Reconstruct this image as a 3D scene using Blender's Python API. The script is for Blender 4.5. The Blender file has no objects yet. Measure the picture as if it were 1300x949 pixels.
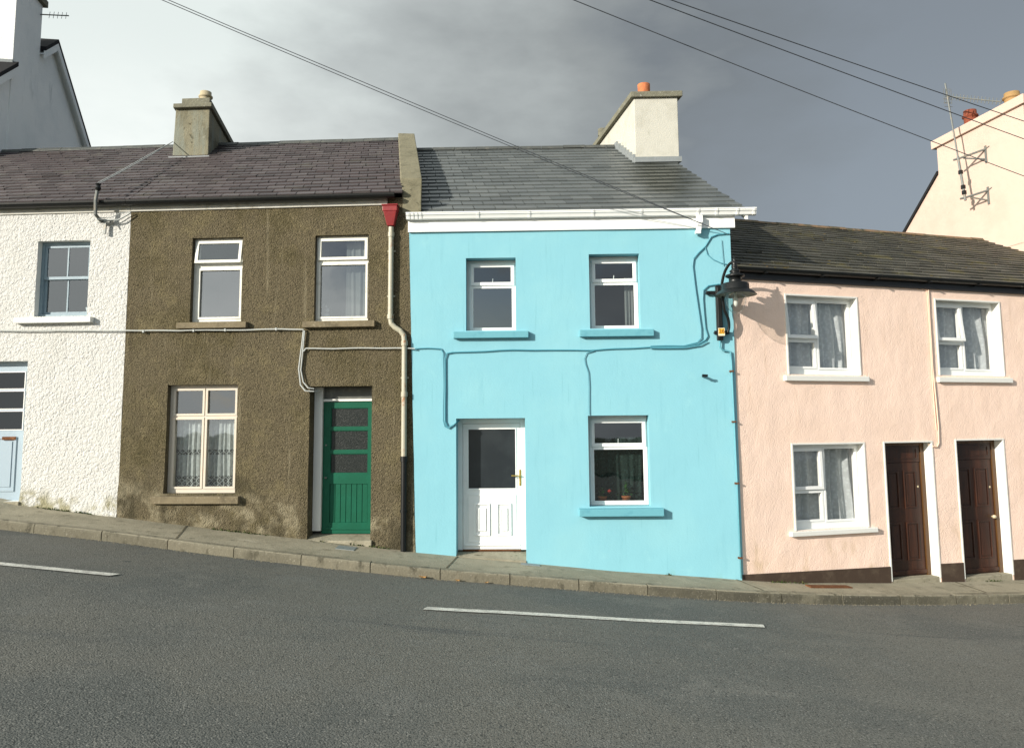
import bpy, bmesh, math, random
from mathutils import Vector, Matrix, noise
random.seed(7)
S = bpy.context.scene
COL = S.collection
DP = -0.15495                                   # plan direction of all party walls

# ------------------------------------------------------------------ frames
# every facade has its own plan frame: x along the wall, y into the house, z up
FR = {'w': ((-6.0174, 12.3143), -0.0600), 'br': ((-1.5165, 12.0345), -0.06207),
      'bl': ((-1.5165, 12.0345), -0.02277), 'pk': ((3.3364, 11.9240), 0.3009),
      'wd': ((0.0, 0.0), 0.0)}
SH = {k: math.tan(DP + a) for k, (o, a) in FR.items()}   # sideways run of a party wall per metre of depth

def fmat(fr):
    o, a = FR[fr]
    return Matrix.Translation((o[0], o[1], 0)) @ Matrix.Rotation(a, 4, 'Z')
def to_world(fr, p):
    return fmat(fr) @ Vector(p)
def to_local(fr, p):
    return fmat(fr).inverted() @ Vector(p)

# ------------------------------------------------------------------ materials
def new_mat(name):
    m = bpy.data.materials.new(name); m.use_nodes = True
    nt = m.node_tree; nt.nodes.clear()
    return m, nt, nt.nodes, nt.links
def node(N, t, **kw):
    n = N.new(t)
    for k, v in kw.items():
        if k.startswith('i_'):
            n.inputs[k[2:].replace('_', ' ')].default_value = v
        else: setattr(n, k, v)
    return n
def c4(c): return (c[0], c[1], c[2], 1)

def pm(name, col, rough=.6, spec=.3, var=(), bump=(), metal=0.0, tone=None, coat=0.0):
    """var: (scale, colour, lo, hi, (sx,sy,sz), detail[, zlo, zhi]); bump: (kind, scale, metres)"""
    m, nt, N, L = new_mat(name)
    out = node(N, 'ShaderNodeOutputMaterial')
    b = node(N, 'ShaderNodeBsdfPrincipled'); L.new(b.outputs[0], out.inputs[0])
    b.inputs['Roughness'].default_value = rough
    b.inputs['Specular IOR Level'].default_value = spec
    b.inputs['Metallic'].default_value = metal
    b.inputs['Coat Weight'].default_value = coat
    tc = node(N, 'ShaderNodeTexCoord')
    cur = node(N, 'ShaderNodeRGB'); cur.outputs[0].default_value = c4(col); cs = cur.outputs[0]
    if tone:
        at = node(N, 'ShaderNodeAttribute', attribute_name='tone')
        rp = node(N, 'ShaderNodeValToRGB')
        el = rp.color_ramp.elements
        el[0].color = c4(tone[0]); el[1].color = c4(tone[-1])
        for i, t in enumerate(tone[1:-1]):
            e = el.new((i+1)/(len(tone)-1)); e.color = c4(t)
        L.new(at.outputs['Fac'], rp.inputs[0]); cs = rp.outputs[0]
    for v in var:
        mp = node(N, 'ShaderNodeMapping'); mp.inputs['Scale'].default_value = v[4] if len(v) > 4 else (1, 1, 1)
        mp.inputs['Location'].default_value = (random.uniform(0, 9),)*3
        L.new(tc.outputs['Object'], mp.inputs[0])
        nz = node(N, 'ShaderNodeTexNoise'); nz.inputs['Scale'].default_value = v[0]
        nz.inputs['Detail'].default_value = v[5] if len(v) > 5 else 5
        nz.inputs['Roughness'].default_value = .62
        L.new(mp.outputs[0], nz.inputs['Vector'])
        mr = node(N, 'ShaderNodeMapRange', interpolation_type='SMOOTHSTEP')
        mr.inputs[1].default_value = v[2]; mr.inputs[2].default_value = v[3]
        L.new(nz.outputs[0], mr.inputs[0]); fac = mr.outputs[0]
        if len(v) > 7:
            # the stain only grows within a height band (splash, damp, moss line)
            sx = node(N, 'ShaderNodeSeparateXYZ'); L.new(tc.outputs['Object'], sx.inputs[0])
            n2 = node(N, 'ShaderNodeTexNoise'); n2.inputs['Scale'].default_value = 1.7
            L.new(tc.outputs['Object'], n2.inputs['Vector'])
            ad = node(N, 'ShaderNodeMath', operation='MULTIPLY_ADD'); ad.inputs[1].default_value = 1.1
            L.new(n2.outputs[0], ad.inputs[0]); 
            # ground falls along x
            sl = node(N, 'ShaderNodeMath', operation='MULTIPLY_ADD'); sl.inputs[1].default_value = v[8] if len(v) > 8 else 0
            L.new(sx.outputs[0], sl.inputs[0]); L.new(sx.outputs[2], sl.inputs[2])
            L.new(sl.outputs[0], ad.inputs[2])
            m3 = node(N, 'ShaderNodeMapRange', interpolation_type='SMOOTHSTEP')
            m3.inputs[1].default_value = v[6]+.55; m3.inputs[2].default_value = v[7]+.55
            m3.inputs[3].default_value = 1; m3.inputs[4].default_value = 0
            L.new(ad.outputs[0], m3.inputs[0])
            mu = node(N, 'ShaderNodeMath', operation='MULTIPLY')
            L.new(fac, mu.inputs[0]); L.new(m3.outputs[0], mu.inputs[1]); fac = mu.outputs[0]
        mx = node(N, 'ShaderNodeMix', data_type='RGBA')
        L.new(fac, mx.inputs[0]); L.new(cs, mx.inputs[6]); mx.inputs[7].default_value = c4(v[1])
        cs = mx.outputs[2]
    L.new(cs, b.inputs['Base Color'])
    prev = None
    for kind, sc, d in bump:
        if kind == 'v':
            t = node(N, 'ShaderNodeTexVoronoi'); t.inputs['Scale'].default_value = sc; o = t.outputs['Distance']
            iv = node(N, 'ShaderNodeMath', operation='SUBTRACT'); iv.inputs[0].default_value = 1
            L.new(t.outputs['Distance'], iv.inputs[1]); o = iv.outputs[0]
        else:
            t = node(N, 'ShaderNodeTexNoise'); t.inputs['Scale'].default_value = sc; t.inputs['Detail'].default_value = 6
            o = t.outputs[0]
        L.new(tc.outputs['Object'], t.inputs['Vector'])
        bn = node(N, 'ShaderNodeBump'); bn.inputs['Strength'].default_value = 1; bn.inputs['Distance'].default_value = d
        L.new(o, bn.inputs['Height'])
        if prev: L.new(prev, bn.inputs['Normal'])
        prev = bn.outputs[0]
    if prev: L.new(prev, b.inputs['Normal'])
    return m

def glass_mat(name, tint=(.72, .76, .76), refl=.16, rough=.02, wob=.00015):
    m, nt, N, L = new_mat(name)
    out = node(N, 'ShaderNodeOutputMaterial')
    tr = node(N, 'ShaderNodeBsdfTransparent'); tr.inputs[0].default_value = c4(tint)
    gl = node(N, 'ShaderNodeBsdfGlossy'); gl.inputs['Roughness'].default_value = rough
    gl.inputs[0].default_value = (.95, .97, 1, 1)
    mx = node(N, 'ShaderNodeMixShader')
    # same reflectance seen from either side of the sheet
    fr = node(N, 'ShaderNodeLayerWeight'); fr.inputs[0].default_value = .5
    pw = node(N, 'ShaderNodeMath', operation='POWER'); pw.inputs[1].default_value = 5; L.new(fr.outputs['Facing'], pw.inputs[0])
    ad = node(N, 'ShaderNodeMath', operation='ADD', use_clamp=True); ad.inputs[1].default_value = refl
    L.new(pw.outputs[0], ad.inputs[0]); L.new(ad.outputs[0], mx.inputs[0])
    L.new(tr.outputs[0], mx.inputs[1]); L.new(gl.outputs[0], mx.inputs[2]); L.new(mx.outputs[0], out.inputs[0])
    tc = node(N, 'ShaderNodeTexCoord'); nz = node(N, 'ShaderNodeTexNoise'); nz.inputs['Scale'].default_value = 2.2
    L.new(tc.outputs['Object'], nz.inputs['Vector'])
    bn = node(N, 'ShaderNodeBump'); bn.inputs['Distance'].default_value = wob*10
    L.new(nz.outputs[0], bn.inputs['Height']); L.new(bn.outputs[0], gl.inputs['Normal'])
    return m

def net_mat(name, col, opac, lace=None):
    """net curtain: woven, partly see-through; lace = (z_low, z_high) bands with an open pattern"""
    m, nt, N, L = new_mat(name)
    out = node(N, 'ShaderNodeOutputMaterial')
    df = node(N, 'ShaderNodeBsdfDiffuse'); df.inputs[0].default_value = c4(col)
    tl = node(N, 'ShaderNodeBsdfTranslucent'); tl.inputs[0].default_value = c4(col)
    tr = node(N, 'ShaderNodeBsdfTransparent')
    m1 = node(N, 'ShaderNodeMixShader'); m1.inputs[0].default_value = .3
    L.new(df.outputs[0], m1.inputs[1]); L.new(tl.outputs[0], m1.inputs[2])
    m2 = node(N, 'ShaderNodeMixShader'); L.new(tr.outputs[0], m2.inputs[1]); L.new(m1.outputs[0], m2.inputs[2])
    L.new(m2.outputs[0], out.inputs[0])
    tc = node(N, 'ShaderNodeTexCoord')
    nz = node(N, 'ShaderNodeTexVoronoi'); nz.inputs['Scale'].default_value = 22
    mp = node(N, 'ShaderNodeMapping'); mp.inputs['Scale'].default_value = (1, .01, .8)
    L.new(tc.outputs['Object'], mp.inputs[0]); L.new(mp.outputs[0], nz.inputs['Vector'])
    mr = node(N, 'ShaderNodeMapRange'); mr.inputs[1].default_value = .1; mr.inputs[2].default_value = .6
    mr.inputs[3].default_value = min(1, opac+.22); mr.inputs[4].default_value = opac-.06
    L.new(nz.outputs['Distance'], mr.inputs[0]); fac = mr.outputs[0]
    if lace:
        sx = node(N, 'ShaderNodeSeparateXYZ'); L.new(tc.outputs['Object'], sx.inputs[0])
        prev = None
        for lo, hi in lace:
            a = node(N, 'ShaderNodeMath', operation='GREATER_THAN'); a.inputs[1].default_value = lo
            b_ = node(N, 'ShaderNodeMath', operation='LESS_THAN'); b_.inputs[1].default_value = hi
            L.new(sx.outputs[2], a.inputs[0]); L.new(sx.outputs[2], b_.inputs[0])
            c = node(N, 'ShaderNodeMath', operation='MULTIPLY'); L.new(a.outputs[0], c.inputs[0]); L.new(b_.outputs[0], c.inputs[1])
            if prev:
                d = node(N, 'ShaderNodeMath', operation='ADD'); L.new(prev, d.inputs[0]); L.new(c.outputs[0], d.inputs[1]); prev = d.outputs[0]
            else: prev = c.outputs[0]
        # diamond pattern |x*k mod| + |z*k mod|
        def tri(sock, k):
            a = node(N, 'ShaderNodeMath', operation='MULTIPLY'); a.inputs[1].default_value = k; L.new(sock, a.inputs[0])
            p = node(N, 'ShaderNodeMath', operation='PINGPONG'); p.inputs[1].default_value = 1; L.new(a.outputs[0], p.inputs[0])
            return p.outputs[0]
        s = node(N, 'ShaderNodeMath', operation='ADD'); L.new(tri(sx.outputs[0], 22), s.inputs[0]); L.new(tri(sx.outputs[2], 22), s.inputs[1])
        pp = node(N, 'ShaderNodeMath', operation='PINGPONG'); pp.inputs[1].default_value = .5; L.new(s.outputs[0], pp.inputs[0])
        gt = node(N, 'ShaderNodeMath', operation='GREATER_THAN'); gt.inputs[1].default_value = .22; L.new(pp.outputs[0], gt.inputs[0])
        k1 = node(N, 'ShaderNodeMath', operation='MULTIPLY'); L.new(gt.outputs[0], k1.inputs[0]); L.new(prev, k1.inputs[1])
        k2 = node(N, 'ShaderNodeMath', operation='MULTIPLY'); k2.inputs[1].default_value = -.62; L.new(k1.outputs[0], k2.inputs[0])
        k3 = node(N, 'ShaderNodeMath', operation='ADD', use_clamp=True)
        L.new(fac, k3.inputs[0]); L.new(k2.outputs[0], k3.inputs[1]); fac = k3.outputs[0]
    L.new(fac, m2.inputs[0])
    return m

M = {}
M['white_render'] = pm('white_render', (.60, .595, .565), .85, .2,
    var=[(1.3, (.55, .545, .51), .50, .72), (9, (.52, .515, .48), .60, .8, (1, 1, .25)),
         (5, (.30, .28, .18), .40, .60, (1, 1, 1), 6, .72, 1.02, .12)],
    bump=[('v', 19, .012), ('n', 34, .016), ('v', 45, .008), ('n', 95, .009)])
M['brown_render'] = pm('brown_render', (.118, .098, .060), .92, .15,
    var=[(1.1, (.092, .077, .040), .46, .66), (3.2, (.150, .125, .07), .5, .68), (55, (.22, .185, .115), .54, .68), (68, (.030, .026, .014), .52, .65),
         (4, (.18, .155, .10), .58, .74, (2.4, 2.4, .14)), (3, (.085, .070, .042), .58, .76, (2.6, 2.6, .16)),
         (3.5, (.24, .21, .14), .45, .66, (1, 1, 1), 6, .45, .85, .11),
         (1.7, (.065, .056, .034), .48, .64, (1, 1, .8), 6, .60, 1.30, .11)],
    bump=[('n', 62, .014), ('v', 55, .011), ('n', 24, .012), ('n', 4, .02)])
M['blue_render'] = pm('blue_render', (.212, .468, .545), .75, .25,
    var=[(1.1, (.23, .485, .55), .42, .7), (7, (.195, .44, .515), .54, .78, (1.4, 1.4, .14)), (16, (.155, .385, .45), .60, .80, (1.5, 1.5, .06)), (34, (.27, .50, .555), .66, .76),
         (6, (.20, .42, .40), .52, .70, (1, 1, .5), 5, -.15, .12, .05), (3, (.24, .50, .56), .6, .8)],
    bump=[('n', 40, .0016), ('n', 3.0, .006), ('n', 110, .0010)])
M['blue_paint'] = pm('blue_paint', (.125, .355, .42), .55, .35, var=[(9, (.10, .31, .38), .5, .7)], bump=[('n', 30, .002)])
M['blue_trim'] = pm('blue_trim', (.075, .27, .34), .5, .4)
M['pink_render'] = pm('pink_render', (.90, .685, .565), .8, .2,
    var=[(1.2, (.87, .655, .53), .45, .7), (5, (.82, .61, .485), .55, .74, (1.3, 1.3, .15)),
         (2.4, (.62, .46, .30), .52, .72, (1, 1, .5), 6, -.1, .75, .05)],
    bump=[('n', 55, .004), ('v', 60, .003), ('n', 2.4, .02)])
M['cream_render'] = pm('cream_render', (.60, .455, .375), .8, .2, var=[(1.2, (.56, .42, .345), .45, .7), (3, (.60, .43, .36), .66, .8)], bump=[('n', 40, .004), ('n', 3, .02)])
M['grey_white_render'] = pm('grey_white_render', (.88, .89, .87), .85, .2,
    var=[(.8, (.80, .82, .81), .42, .66), (3, (.55, .58, .57), .58, .78, (1, 1, .22)), (5, (.88, .90, .89), .6, .75)], bump=[('n', 28, .008), ('n', 5, .01)])
M['white_paint'] = pm('white_paint', (.74, .74, .70), .5, .3, var=[(4, (.72, .72, .67), .5, .75), (18, (.60, .59, .52), .66, .8)], bump=[('n', 30, .0015)])
M['upvc'] = pm('upvc', (.83, .84, .82), .28, .5, var=[(5, (.78, .79, .77), .5, .8)])
M['old_frame'] = pm('old_frame', (.74, .73, .66), .5, .35, var=[(8, (.60, .58, .49), .5, .75), (30, (.45, .42, .33), .66, .78)], bump=[('n', 50, .001)])
M['cream_frame'] = pm('cream_frame', (.60, .54, .45), .5, .35, var=[(8, (.64, .52, .40), .5, .75), (30, (.40, .32, .22), .66, .78)], bump=[('n', 50, .001)])
M['blue_frame'] = pm('blue_frame', (.20, .275, .32), .45, .4, var=[(9, (.25, .33, .37), .5, .75)], bump=[('n', 50, .001)])
M['blue_door'] = pm('blue_door', (.29, .37, .43), .45, .4, var=[(4, (.32, .41, .47), .5, .75), (12, (.24, .33, .38), .62, .75)])
M['green_door'] = pm('green_door', (.0015, .080, .042), .5, .22, var=[(4, (.002, .092, .050), .45, .7), (22, (.02, .10, .06), .62, .75, (1, 1, .3))], bump=[('n', 40, .0008)])
M['brown_door'] = pm('brown_door', (.030, .011, .006), .38, .4, var=[(12, (.062, .020, .009), .42, .68, (1, 1, .08)), (5, (.035, .012, .007), .5, .7)], bump=[('n', 40, .001)])
M['brown_frame'] = pm('brown_frame', (.085, .040, .012), .35, .5, var=[(14, (.12, .055, .018), .45, .7, (1, 1, .1))])
M['plinth'] = pm('plinth', (.060, .040, .028), .7, .3, var=[(5, (.09, .065, .045), .45, .7), (20, (.14, .11, .08), .62, .8)], bump=[('n', 30, .003)])
M['concrete'] = pm('concrete', (.30, .275, .205), .9, .2, var=[(3, (.22, .20, .145), .45, .7), (14, (.13, .12, .08), .56, .72), (40, (.38, .36, .29), .6, .75)], bump=[('n', 40, .006), ('n', 9, .01)])
M['old_sill'] = pm('old_sill', (.20, .165, .105), .9, .2, var=[(4, (.12, .10, .065), .45, .7), (30, (.28, .24, .17), .56, .72)], bump=[('n', 60, .006)])
M['parapet'] = pm('parapet', (.20, .185, .125), .9, .2, var=[(3, (.145, .135, .09), .45, .7), (18, (.09, .085, .055), .56, .72), (40, (.26, .245, .19), .6, .75)], bump=[('n', 40, .006)])
M['chimney_render'] = pm('chimney_render', (.21, .195, .135), .9, .2, var=[(2.2, (.14, .13, .088), .45, .62), (7, (.30, .285, .22), .60, .74), (11, (.07, .065, .04), .60, .70), (4, (.20, .21, .17), .5, .7, (1, 1, .2))], bump=[('n', 40, .008), ('n', 7, .012)])
M['chimney_white'] = pm('chimney_white', (.50, .49, .43), .85, .2, var=[(3, (.44, .43, .37), .45, .7), (9, (.36, .36, .30), .62, .8, (1, 1, .3))], bump=[('n', 40, .005)])
M['cap'] = pm('cap', (.18, .175, .13), .9, .2, var=[(5, (.15, .145, .11), .45, .65), (22, (.33, .33, .28), .58, .72)], bump=[('n', 30, .008)])
M['black'] = pm('black', (.007, .008, .008), .38, .35, var=[(7, (.012, .012, .011), .5, .7)])
M['black_fascia'] = pm('black_fascia', (.010, .009, .009), .4, .4)
M['grey_fascia'] = pm('grey_fascia', (.46, .45, .40), .6, .3, var=[(7, (.30, .28, .22), .5, .75, (1, 1, 1)), (2, (.56, .55, .50), .5, .7)])
M['pipe_cream'] = pm('pipe_cream', (.40, .38, .29), .45, .4, var=[(5, (.30, .12, .035), .57, .68, (1, 1, .6)), (8, (.42, .40, .33), .45, .7)], bump=[('n', 60, .001)])
M['red'] = pm('red', (.22, .020, .022), .42, .4, var=[(12, (.26, .02, .018), .5, .7)], bump=[('n', 40, .002)])
M['lead'] = pm('lead', (.22, .24, .245), .5, .4, var=[(9, (.20, .22, .22), .45, .7)], bump=[('n', 20, .004)])
M['terracotta'] = pm('terracotta', (.50, .17, .07), .8, .2, var=[(8, (.36, .12, .06), .5, .7)])
M['clay_red'] = pm('clay_red', (.20, .055, .03), .8, .2, var=[(8, (.22, .06, .035), .5, .7)])
M['pot_cream'] = pm('pot_cream', (.42, .36, .24), .8, .2, var=[(8, (.36, .29, .15), .5, .7)])
M['pot_yellow'] = pm('pot_yellow', (.34, .21, .09), .8, .2, var=[(8, (.32, .2, .08), .5, .7)])
M['slate_purple'] = pm('slate_purple', (.1, .1, .1), .52, .45, tone=[(.042, .034, .035), (.062, .051, .053), (.078, .063, .065), (.092, .080, .080)],
    var=[(2, (.088, .080, .070), .55, .75), (26, (.15, .14, .12), .66, .80), (40, (.05, .04, .04), .6, .75)], bump=[('n', 50, .003)])
M['slate_grey'] = pm('slate_grey', (.1, .1, .1), .38, .6, tone=[(.086, .096, .096), (.104, .116, .116), (.120, .132, .132), (.134, .146, .144)],
    var=[(2, (.105, .112, .10), .6, .8), (44, (.075, .085, .085), .6, .75)], bump=[('n', 50, .002)])
M['slate_moss'] = pm('slate_moss', (.1, .1, .1), .6, .35, tone=[(.050, .049, .040), (.074, .071, .057), (.098, .094, .076), (.066, .064, .050)],
    var=[(2.2, (.11, .098, .045), .52, .70), (24, (.12, .115, .09), .62, .76), (1.2, (.045, .045, .034), .5, .7)], bump=[('n', 40, .005)])
M['slate_base'] = pm('slate_base', (.015, .015, .016), .8, .2)
M['moss'] = pm('moss', (.10, .085, .03), .95, .1, var=[(18, (.20, .12, .05), .5, .65)], bump=[('n', 60, .02)])
M['ridge'] = pm('ridge', (.07, .075, .07), .6, .4, var=[(7, (.11, .11, .095), .5, .7)], bump=[('n', 40, .004)])
M['ridge_clay'] = pm('ridge_clay', (.20, .13, .075), .7, .3, var=[(5, (.09, .08, .05), .42, .6), (14, (.28, .16, .09), .6, .7)], bump=[('n', 40, .006)])
M['cable_grey'] = pm('cable_grey', (.44, .46, .44), .6, .3)
M['cable_black'] = pm('cable_black', (.085, .09, .10), .6, .3)
M['cable_pink'] = pm('cable_pink', (.80, .575, .44), .6, .3)
M['galv'] = pm('galv', (.17, .18, .17), .5, .5, metal=.3, var=[(10, (.25, .22, .17), .5, .7)])
M['brass'] = pm('brass', (.62, .44, .10), .3, .5, metal=.85)
M['knob'] = pm('knob', (.62, .52, .34), .3, .5, metal=.3)
M['rust'] = pm('rust', (.13, .055, .025), .9, .2, var=[(12, (.20, .09, .04), .5, .7)], bump=[('n', 50, .003)])
M['interior'] = pm('interior', (.07, .07, .065), .9, .1)
M['dark_board'] = pm('dark_board', (.085, .09, .08), .5, .4, var=[(9, (.14, .14, .12), .5, .7)])
M['glass'] = glass_mat('glass', refl=.13)
M['glass_dark'] = glass_mat('glass_dark', tint=(.16, .18, .19), refl=.05, wob=.00003)
M['glass_sky'] = glass_mat('glass_sky', tint=(.6, .63, .63), refl=.19)
M['glass_clear'] = glass_mat('glass_clear', tint=(.90, .90, .88), refl=.08)
M['frosted'] = pm('frosted', (.010, .014, .013), .3, .3, var=[(60, (.022, .026, .024), .45, .65)], bump=[('n', 90, .004)])
M['door_glass'] = pm('door_glass', (.016, .021, .025), .28, .45, var=[(3, (.024, .030, .034), .4, .7)])
M['net_lace'] = net_mat('net_lace', (.84, .86, .84), .84, lace=[(.02, .21), (.53, .61)])
M['net_blue'] = net_mat('net_blue', (.74, .79, .83), .86)
M['net_dark'] = net_mat('net_dark', (.055, .085, .075), .78)
M['curtain_pale'] = pm('curtain_pale', (.20, .21, .205), .9, .1)
M['leaf_green'] = pm('leaf_green', (.04, .12, .025), .6, .3, var=[(20, (.07, .18, .04), .45, .65)])
M['flower'] = pm('flower', (.45, .04, .03), .6, .3)
M['plate'] = pm('plate', (.80, .72, .50), .4, .4)
M['plate_text'] = pm('plate_text', (.30, .13, .02), .5, .3)
M['plate_yellow'] = pm('plate_yellow', (.80, .42, .03), .5, .3)
M['leaf_orange'] = pm('leaf_orange', (.45, .24, .08), .8, .2)
M['jug'] = pm('jug', (.62, .66, .68), .4, .4)
M['lamp_underside'] = pm('lamp_underside', (.20, .21, .17), .45, .4, var=[(14, (.09, .10, .08), .45, .65)])
M['plastic_vent'] = pm('plastic_vent', (.70, .71, .70), .4, .4)
M['pavement'] = pm('pavement', (.34, .31, .23), .92, .15,
    var=[(.9, (.265, .245, .18), .42, .66), (5, (.19, .175, .125), .53, .72), (2.2, (.41, .38, .295), .60, .75, (1, 2, 1)), (45, (.52, .49, .40), .60, .75), (60, (.12, .11, .085), .58, .72)],
    bump=[('n', 45, .006), ('n', 5, .012)])
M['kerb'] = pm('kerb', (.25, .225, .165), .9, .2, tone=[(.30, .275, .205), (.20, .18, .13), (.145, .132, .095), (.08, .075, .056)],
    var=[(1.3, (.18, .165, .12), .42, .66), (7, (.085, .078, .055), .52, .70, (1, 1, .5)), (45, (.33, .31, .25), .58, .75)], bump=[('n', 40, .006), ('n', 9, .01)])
M['tarmac'] = pm('tarmac', (.140, .139, .121), .88, .25,
    var=[(.35, (.108, .114, .105), .42, .62), (1.6, (.148, .150, .135), .50, .70), (4, (.100, .105, .098), .62, .74), (.55, (.152, .152, .134), .54, .72, (.22, 2.0, 1)), (.7, (.096, .100, .094), .60, .72, (.25, 2.4, 1)), (55, (.27, .265, .24), .54, .68), (58, (.040, .043, .040), .53, .64), (2.5, (.070, .074, .070), .69, .72)],
    bump=[('v', 75, .004), ('n', 50, .004)])
M['road_paint'] = pm('road_paint', (.70, .69, .62), .75, .25, var=[(6, (.50, .49, .44), .46, .62), (22, (.30, .30, .27), .56, .66), (70, (.15, .15, .14), .56, .66)], bump=[('n', 70, .003)])
M['joint_dirt'] = pm('joint_dirt', (.10, .09, .06), .95, .1, var=[(9, (.2, .18, .13), .5, .65)])
M['grit'] = pm('grit', (.30, .26, .17), .95, .1, var=[(30, (.17, .15, .10), .45, .6)], bump=[('n', 60, .01)])
M['earth'] = pm('earth', (.050, .060, .040), .95, .1, var=[(2, (.075, .075, .055), .45, .65)], bump=[('n', 3, .1)])

# a darker, slightly greenish area with a ragged edge on the grey slates below the chimney
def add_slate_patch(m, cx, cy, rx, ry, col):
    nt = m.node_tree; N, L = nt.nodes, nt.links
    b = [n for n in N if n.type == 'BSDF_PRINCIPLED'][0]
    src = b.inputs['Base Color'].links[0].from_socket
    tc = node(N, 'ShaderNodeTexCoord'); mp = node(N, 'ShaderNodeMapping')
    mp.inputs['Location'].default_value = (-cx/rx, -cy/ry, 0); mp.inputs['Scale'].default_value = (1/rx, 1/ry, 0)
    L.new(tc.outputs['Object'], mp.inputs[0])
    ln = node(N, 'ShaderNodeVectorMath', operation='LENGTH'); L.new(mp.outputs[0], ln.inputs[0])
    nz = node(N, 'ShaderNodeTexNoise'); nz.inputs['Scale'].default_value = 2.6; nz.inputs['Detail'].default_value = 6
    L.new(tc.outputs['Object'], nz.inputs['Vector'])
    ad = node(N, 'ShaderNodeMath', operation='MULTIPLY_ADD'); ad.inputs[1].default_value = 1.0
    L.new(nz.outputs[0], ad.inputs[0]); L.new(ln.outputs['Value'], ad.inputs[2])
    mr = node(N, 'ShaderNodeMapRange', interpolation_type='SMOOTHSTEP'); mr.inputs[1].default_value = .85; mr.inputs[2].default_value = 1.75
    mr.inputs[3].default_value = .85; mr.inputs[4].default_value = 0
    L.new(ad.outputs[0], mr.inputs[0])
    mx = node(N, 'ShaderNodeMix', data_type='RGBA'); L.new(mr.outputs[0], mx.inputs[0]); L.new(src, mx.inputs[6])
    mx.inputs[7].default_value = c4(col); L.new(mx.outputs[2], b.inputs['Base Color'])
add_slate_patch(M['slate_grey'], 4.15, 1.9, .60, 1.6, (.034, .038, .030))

# ------------------------------------------------------------------ mesh building
class MB:
    def __init__(s): s.v = []; s.f = []; s.mi = []; s.tone = []
    def quad(s, a, b, c, d, mi=0, tone=0.0):
        n = len(s.v); s.v += [tuple(a), tuple(b), tuple(c), tuple(d)]; s.f.append((n, n+1, n+2, n+3)); s.mi.append(mi); s.tone.append(tone)
    def tri(s, a, b, c, mi=0):
        n = len(s.v); s.v += [tuple(a), tuple(b), tuple(c)]; s.f.append((n, n+1, n+2)); s.mi.append(mi); s.tone.append(0.0)
    def hexa(s, p, mi=0, tone=0.0):
        """p: 8 points, bottom 4 (ccw from above) then top 4"""
        n = len(s.v); s.v += [tuple(q) for q in p]
        for f in ((3, 2, 1, 0), (4, 5, 6, 7), (0, 1, 5, 4), (1, 2, 6, 5), (2, 3, 7, 6), (3, 0, 4, 7)):
            s.f.append(tuple(n+i for i in f)); s.mi.append(mi); s.tone.append(tone)
    def box(s, x0, x1, y0, y1, z0, z1, mi=0, k=0.0):
        q = lambda x, y, z: (x + k*y, y, z)
        s.hexa([q(x0, y0, z0), q(x1, y0, z0), q(x1, y1, z0), q(x0, y1, z0), q(x0, y0, z1), q(x1, y0, z1), q(x1, y1, z1), q(x0, y1, z1)], mi)
    def ring(s, x0, x1, z0, z1, w, y0, y1, mi=0, wb=None):
        wb = w if wb is None else wb
        s.box(x0, x1, y0, y1, z1-w, z1, mi); s.box(x0, x1, y0, y1, z0, z0+wb, mi)
        s.box(x0, x0+w, y0, y1, z0+wb, z1-w, mi); s.box(x1-w, x1, y0, y1, z0+wb, z1-w, mi)
    def tube(s, pts, r, n=8, mi=0, cap=True):
        pts = [Vector(p) for p in pts]; rings = []
        rr = r if hasattr(r, '__len__') else [r]*len(pts)
        prev = None
        for i, p in enumerate(pts):
            d = (pts[min(i+1, len(pts)-1)] - pts[max(i-1, 0)]).normalized()
            if prev is None:
                u = Vector((0, 0, 1)).cross(d)
                if u.length < .1: u = Vector((1, 0, 0)).cross(d)
            else: u = prev - d*prev.dot(d)
            u.normalize(); w = d.cross(u); prev = u
            b = len(s.v)
            for j in range(n):
                a = 2*math.pi*j/n; s.v.append(tuple(p + (u*math.cos(a) + w*math.sin(a))*rr[i]))
            rings.append(b)
        for i in range(len(rings)-1):
            for j in range(n):
                s.f.append((rings[i]+j, rings[i]+(j+1) % n, rings[i+1]+(j+1) % n, rings[i+1]+j)); s.mi.append(mi); s.tone.append(0.0)
        if cap:
            s.f.append(tuple(reversed(range(rings[0], rings[0]+n)))); s.mi.append(mi); s.tone.append(0.0)
            s.f.append(tuple(range(rings[-1], rings[-1]+n))); s.mi.append(mi); s.tone.append(0.0)
    def lathe(s, cx, cy, prof, n=24, mi=0):
        b = len(s.v)
        for r, z in prof:
            for j in range(n):
                a = 2*math.pi*j/n; s.v.append((cx + r*math.cos(a), cy + r*math.sin(a), z))
        for i in range(len(prof)-1):
            for j in range(n):
                s.f.append((b+i*n+j, b+i*n+(j+1) % n, b+(i+1)*n+(j+1) % n, b+(i+1)*n+j)); s.mi.append(mi); s.tone.append(0.0)
    def build(s, name, mats, parent=None, bevel=0, smooth=False, fix=True):
        me = bpy.data.meshes.new(name)
        me.from_pydata(s.v, [], s.f); 
        for m in (mats if isinstance(mats, (list, tuple)) else [mats]): me.materials.append(M[m])
        for p, i in zip(me.polygons, s.mi): p.material_index = i; p.use_smooth = smooth
        if any(s.tone):
            at = me.attributes.new('tone', 'FLOAT', 'FACE')
            for i, t in enumerate(s.tone): at.data[i].value = t
        me.update()
        if fix:
            bm = bmesh.new(); bm.from_mesh(me); bmesh.ops.recalc_face_normals(bm, faces=bm.faces); bm.to_mesh(me); bm.free()
        o = bpy.data.objects.new(name, me); COL.objects.link(o)
        if parent: o.parent = parent
        if bevel:
            b = o.modifiers.new('bevel', 'BEVEL'); b.width = bevel; b.segments = 2; b.limit_method = 'ANGLE'; b.angle_limit = .7
        return o

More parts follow.
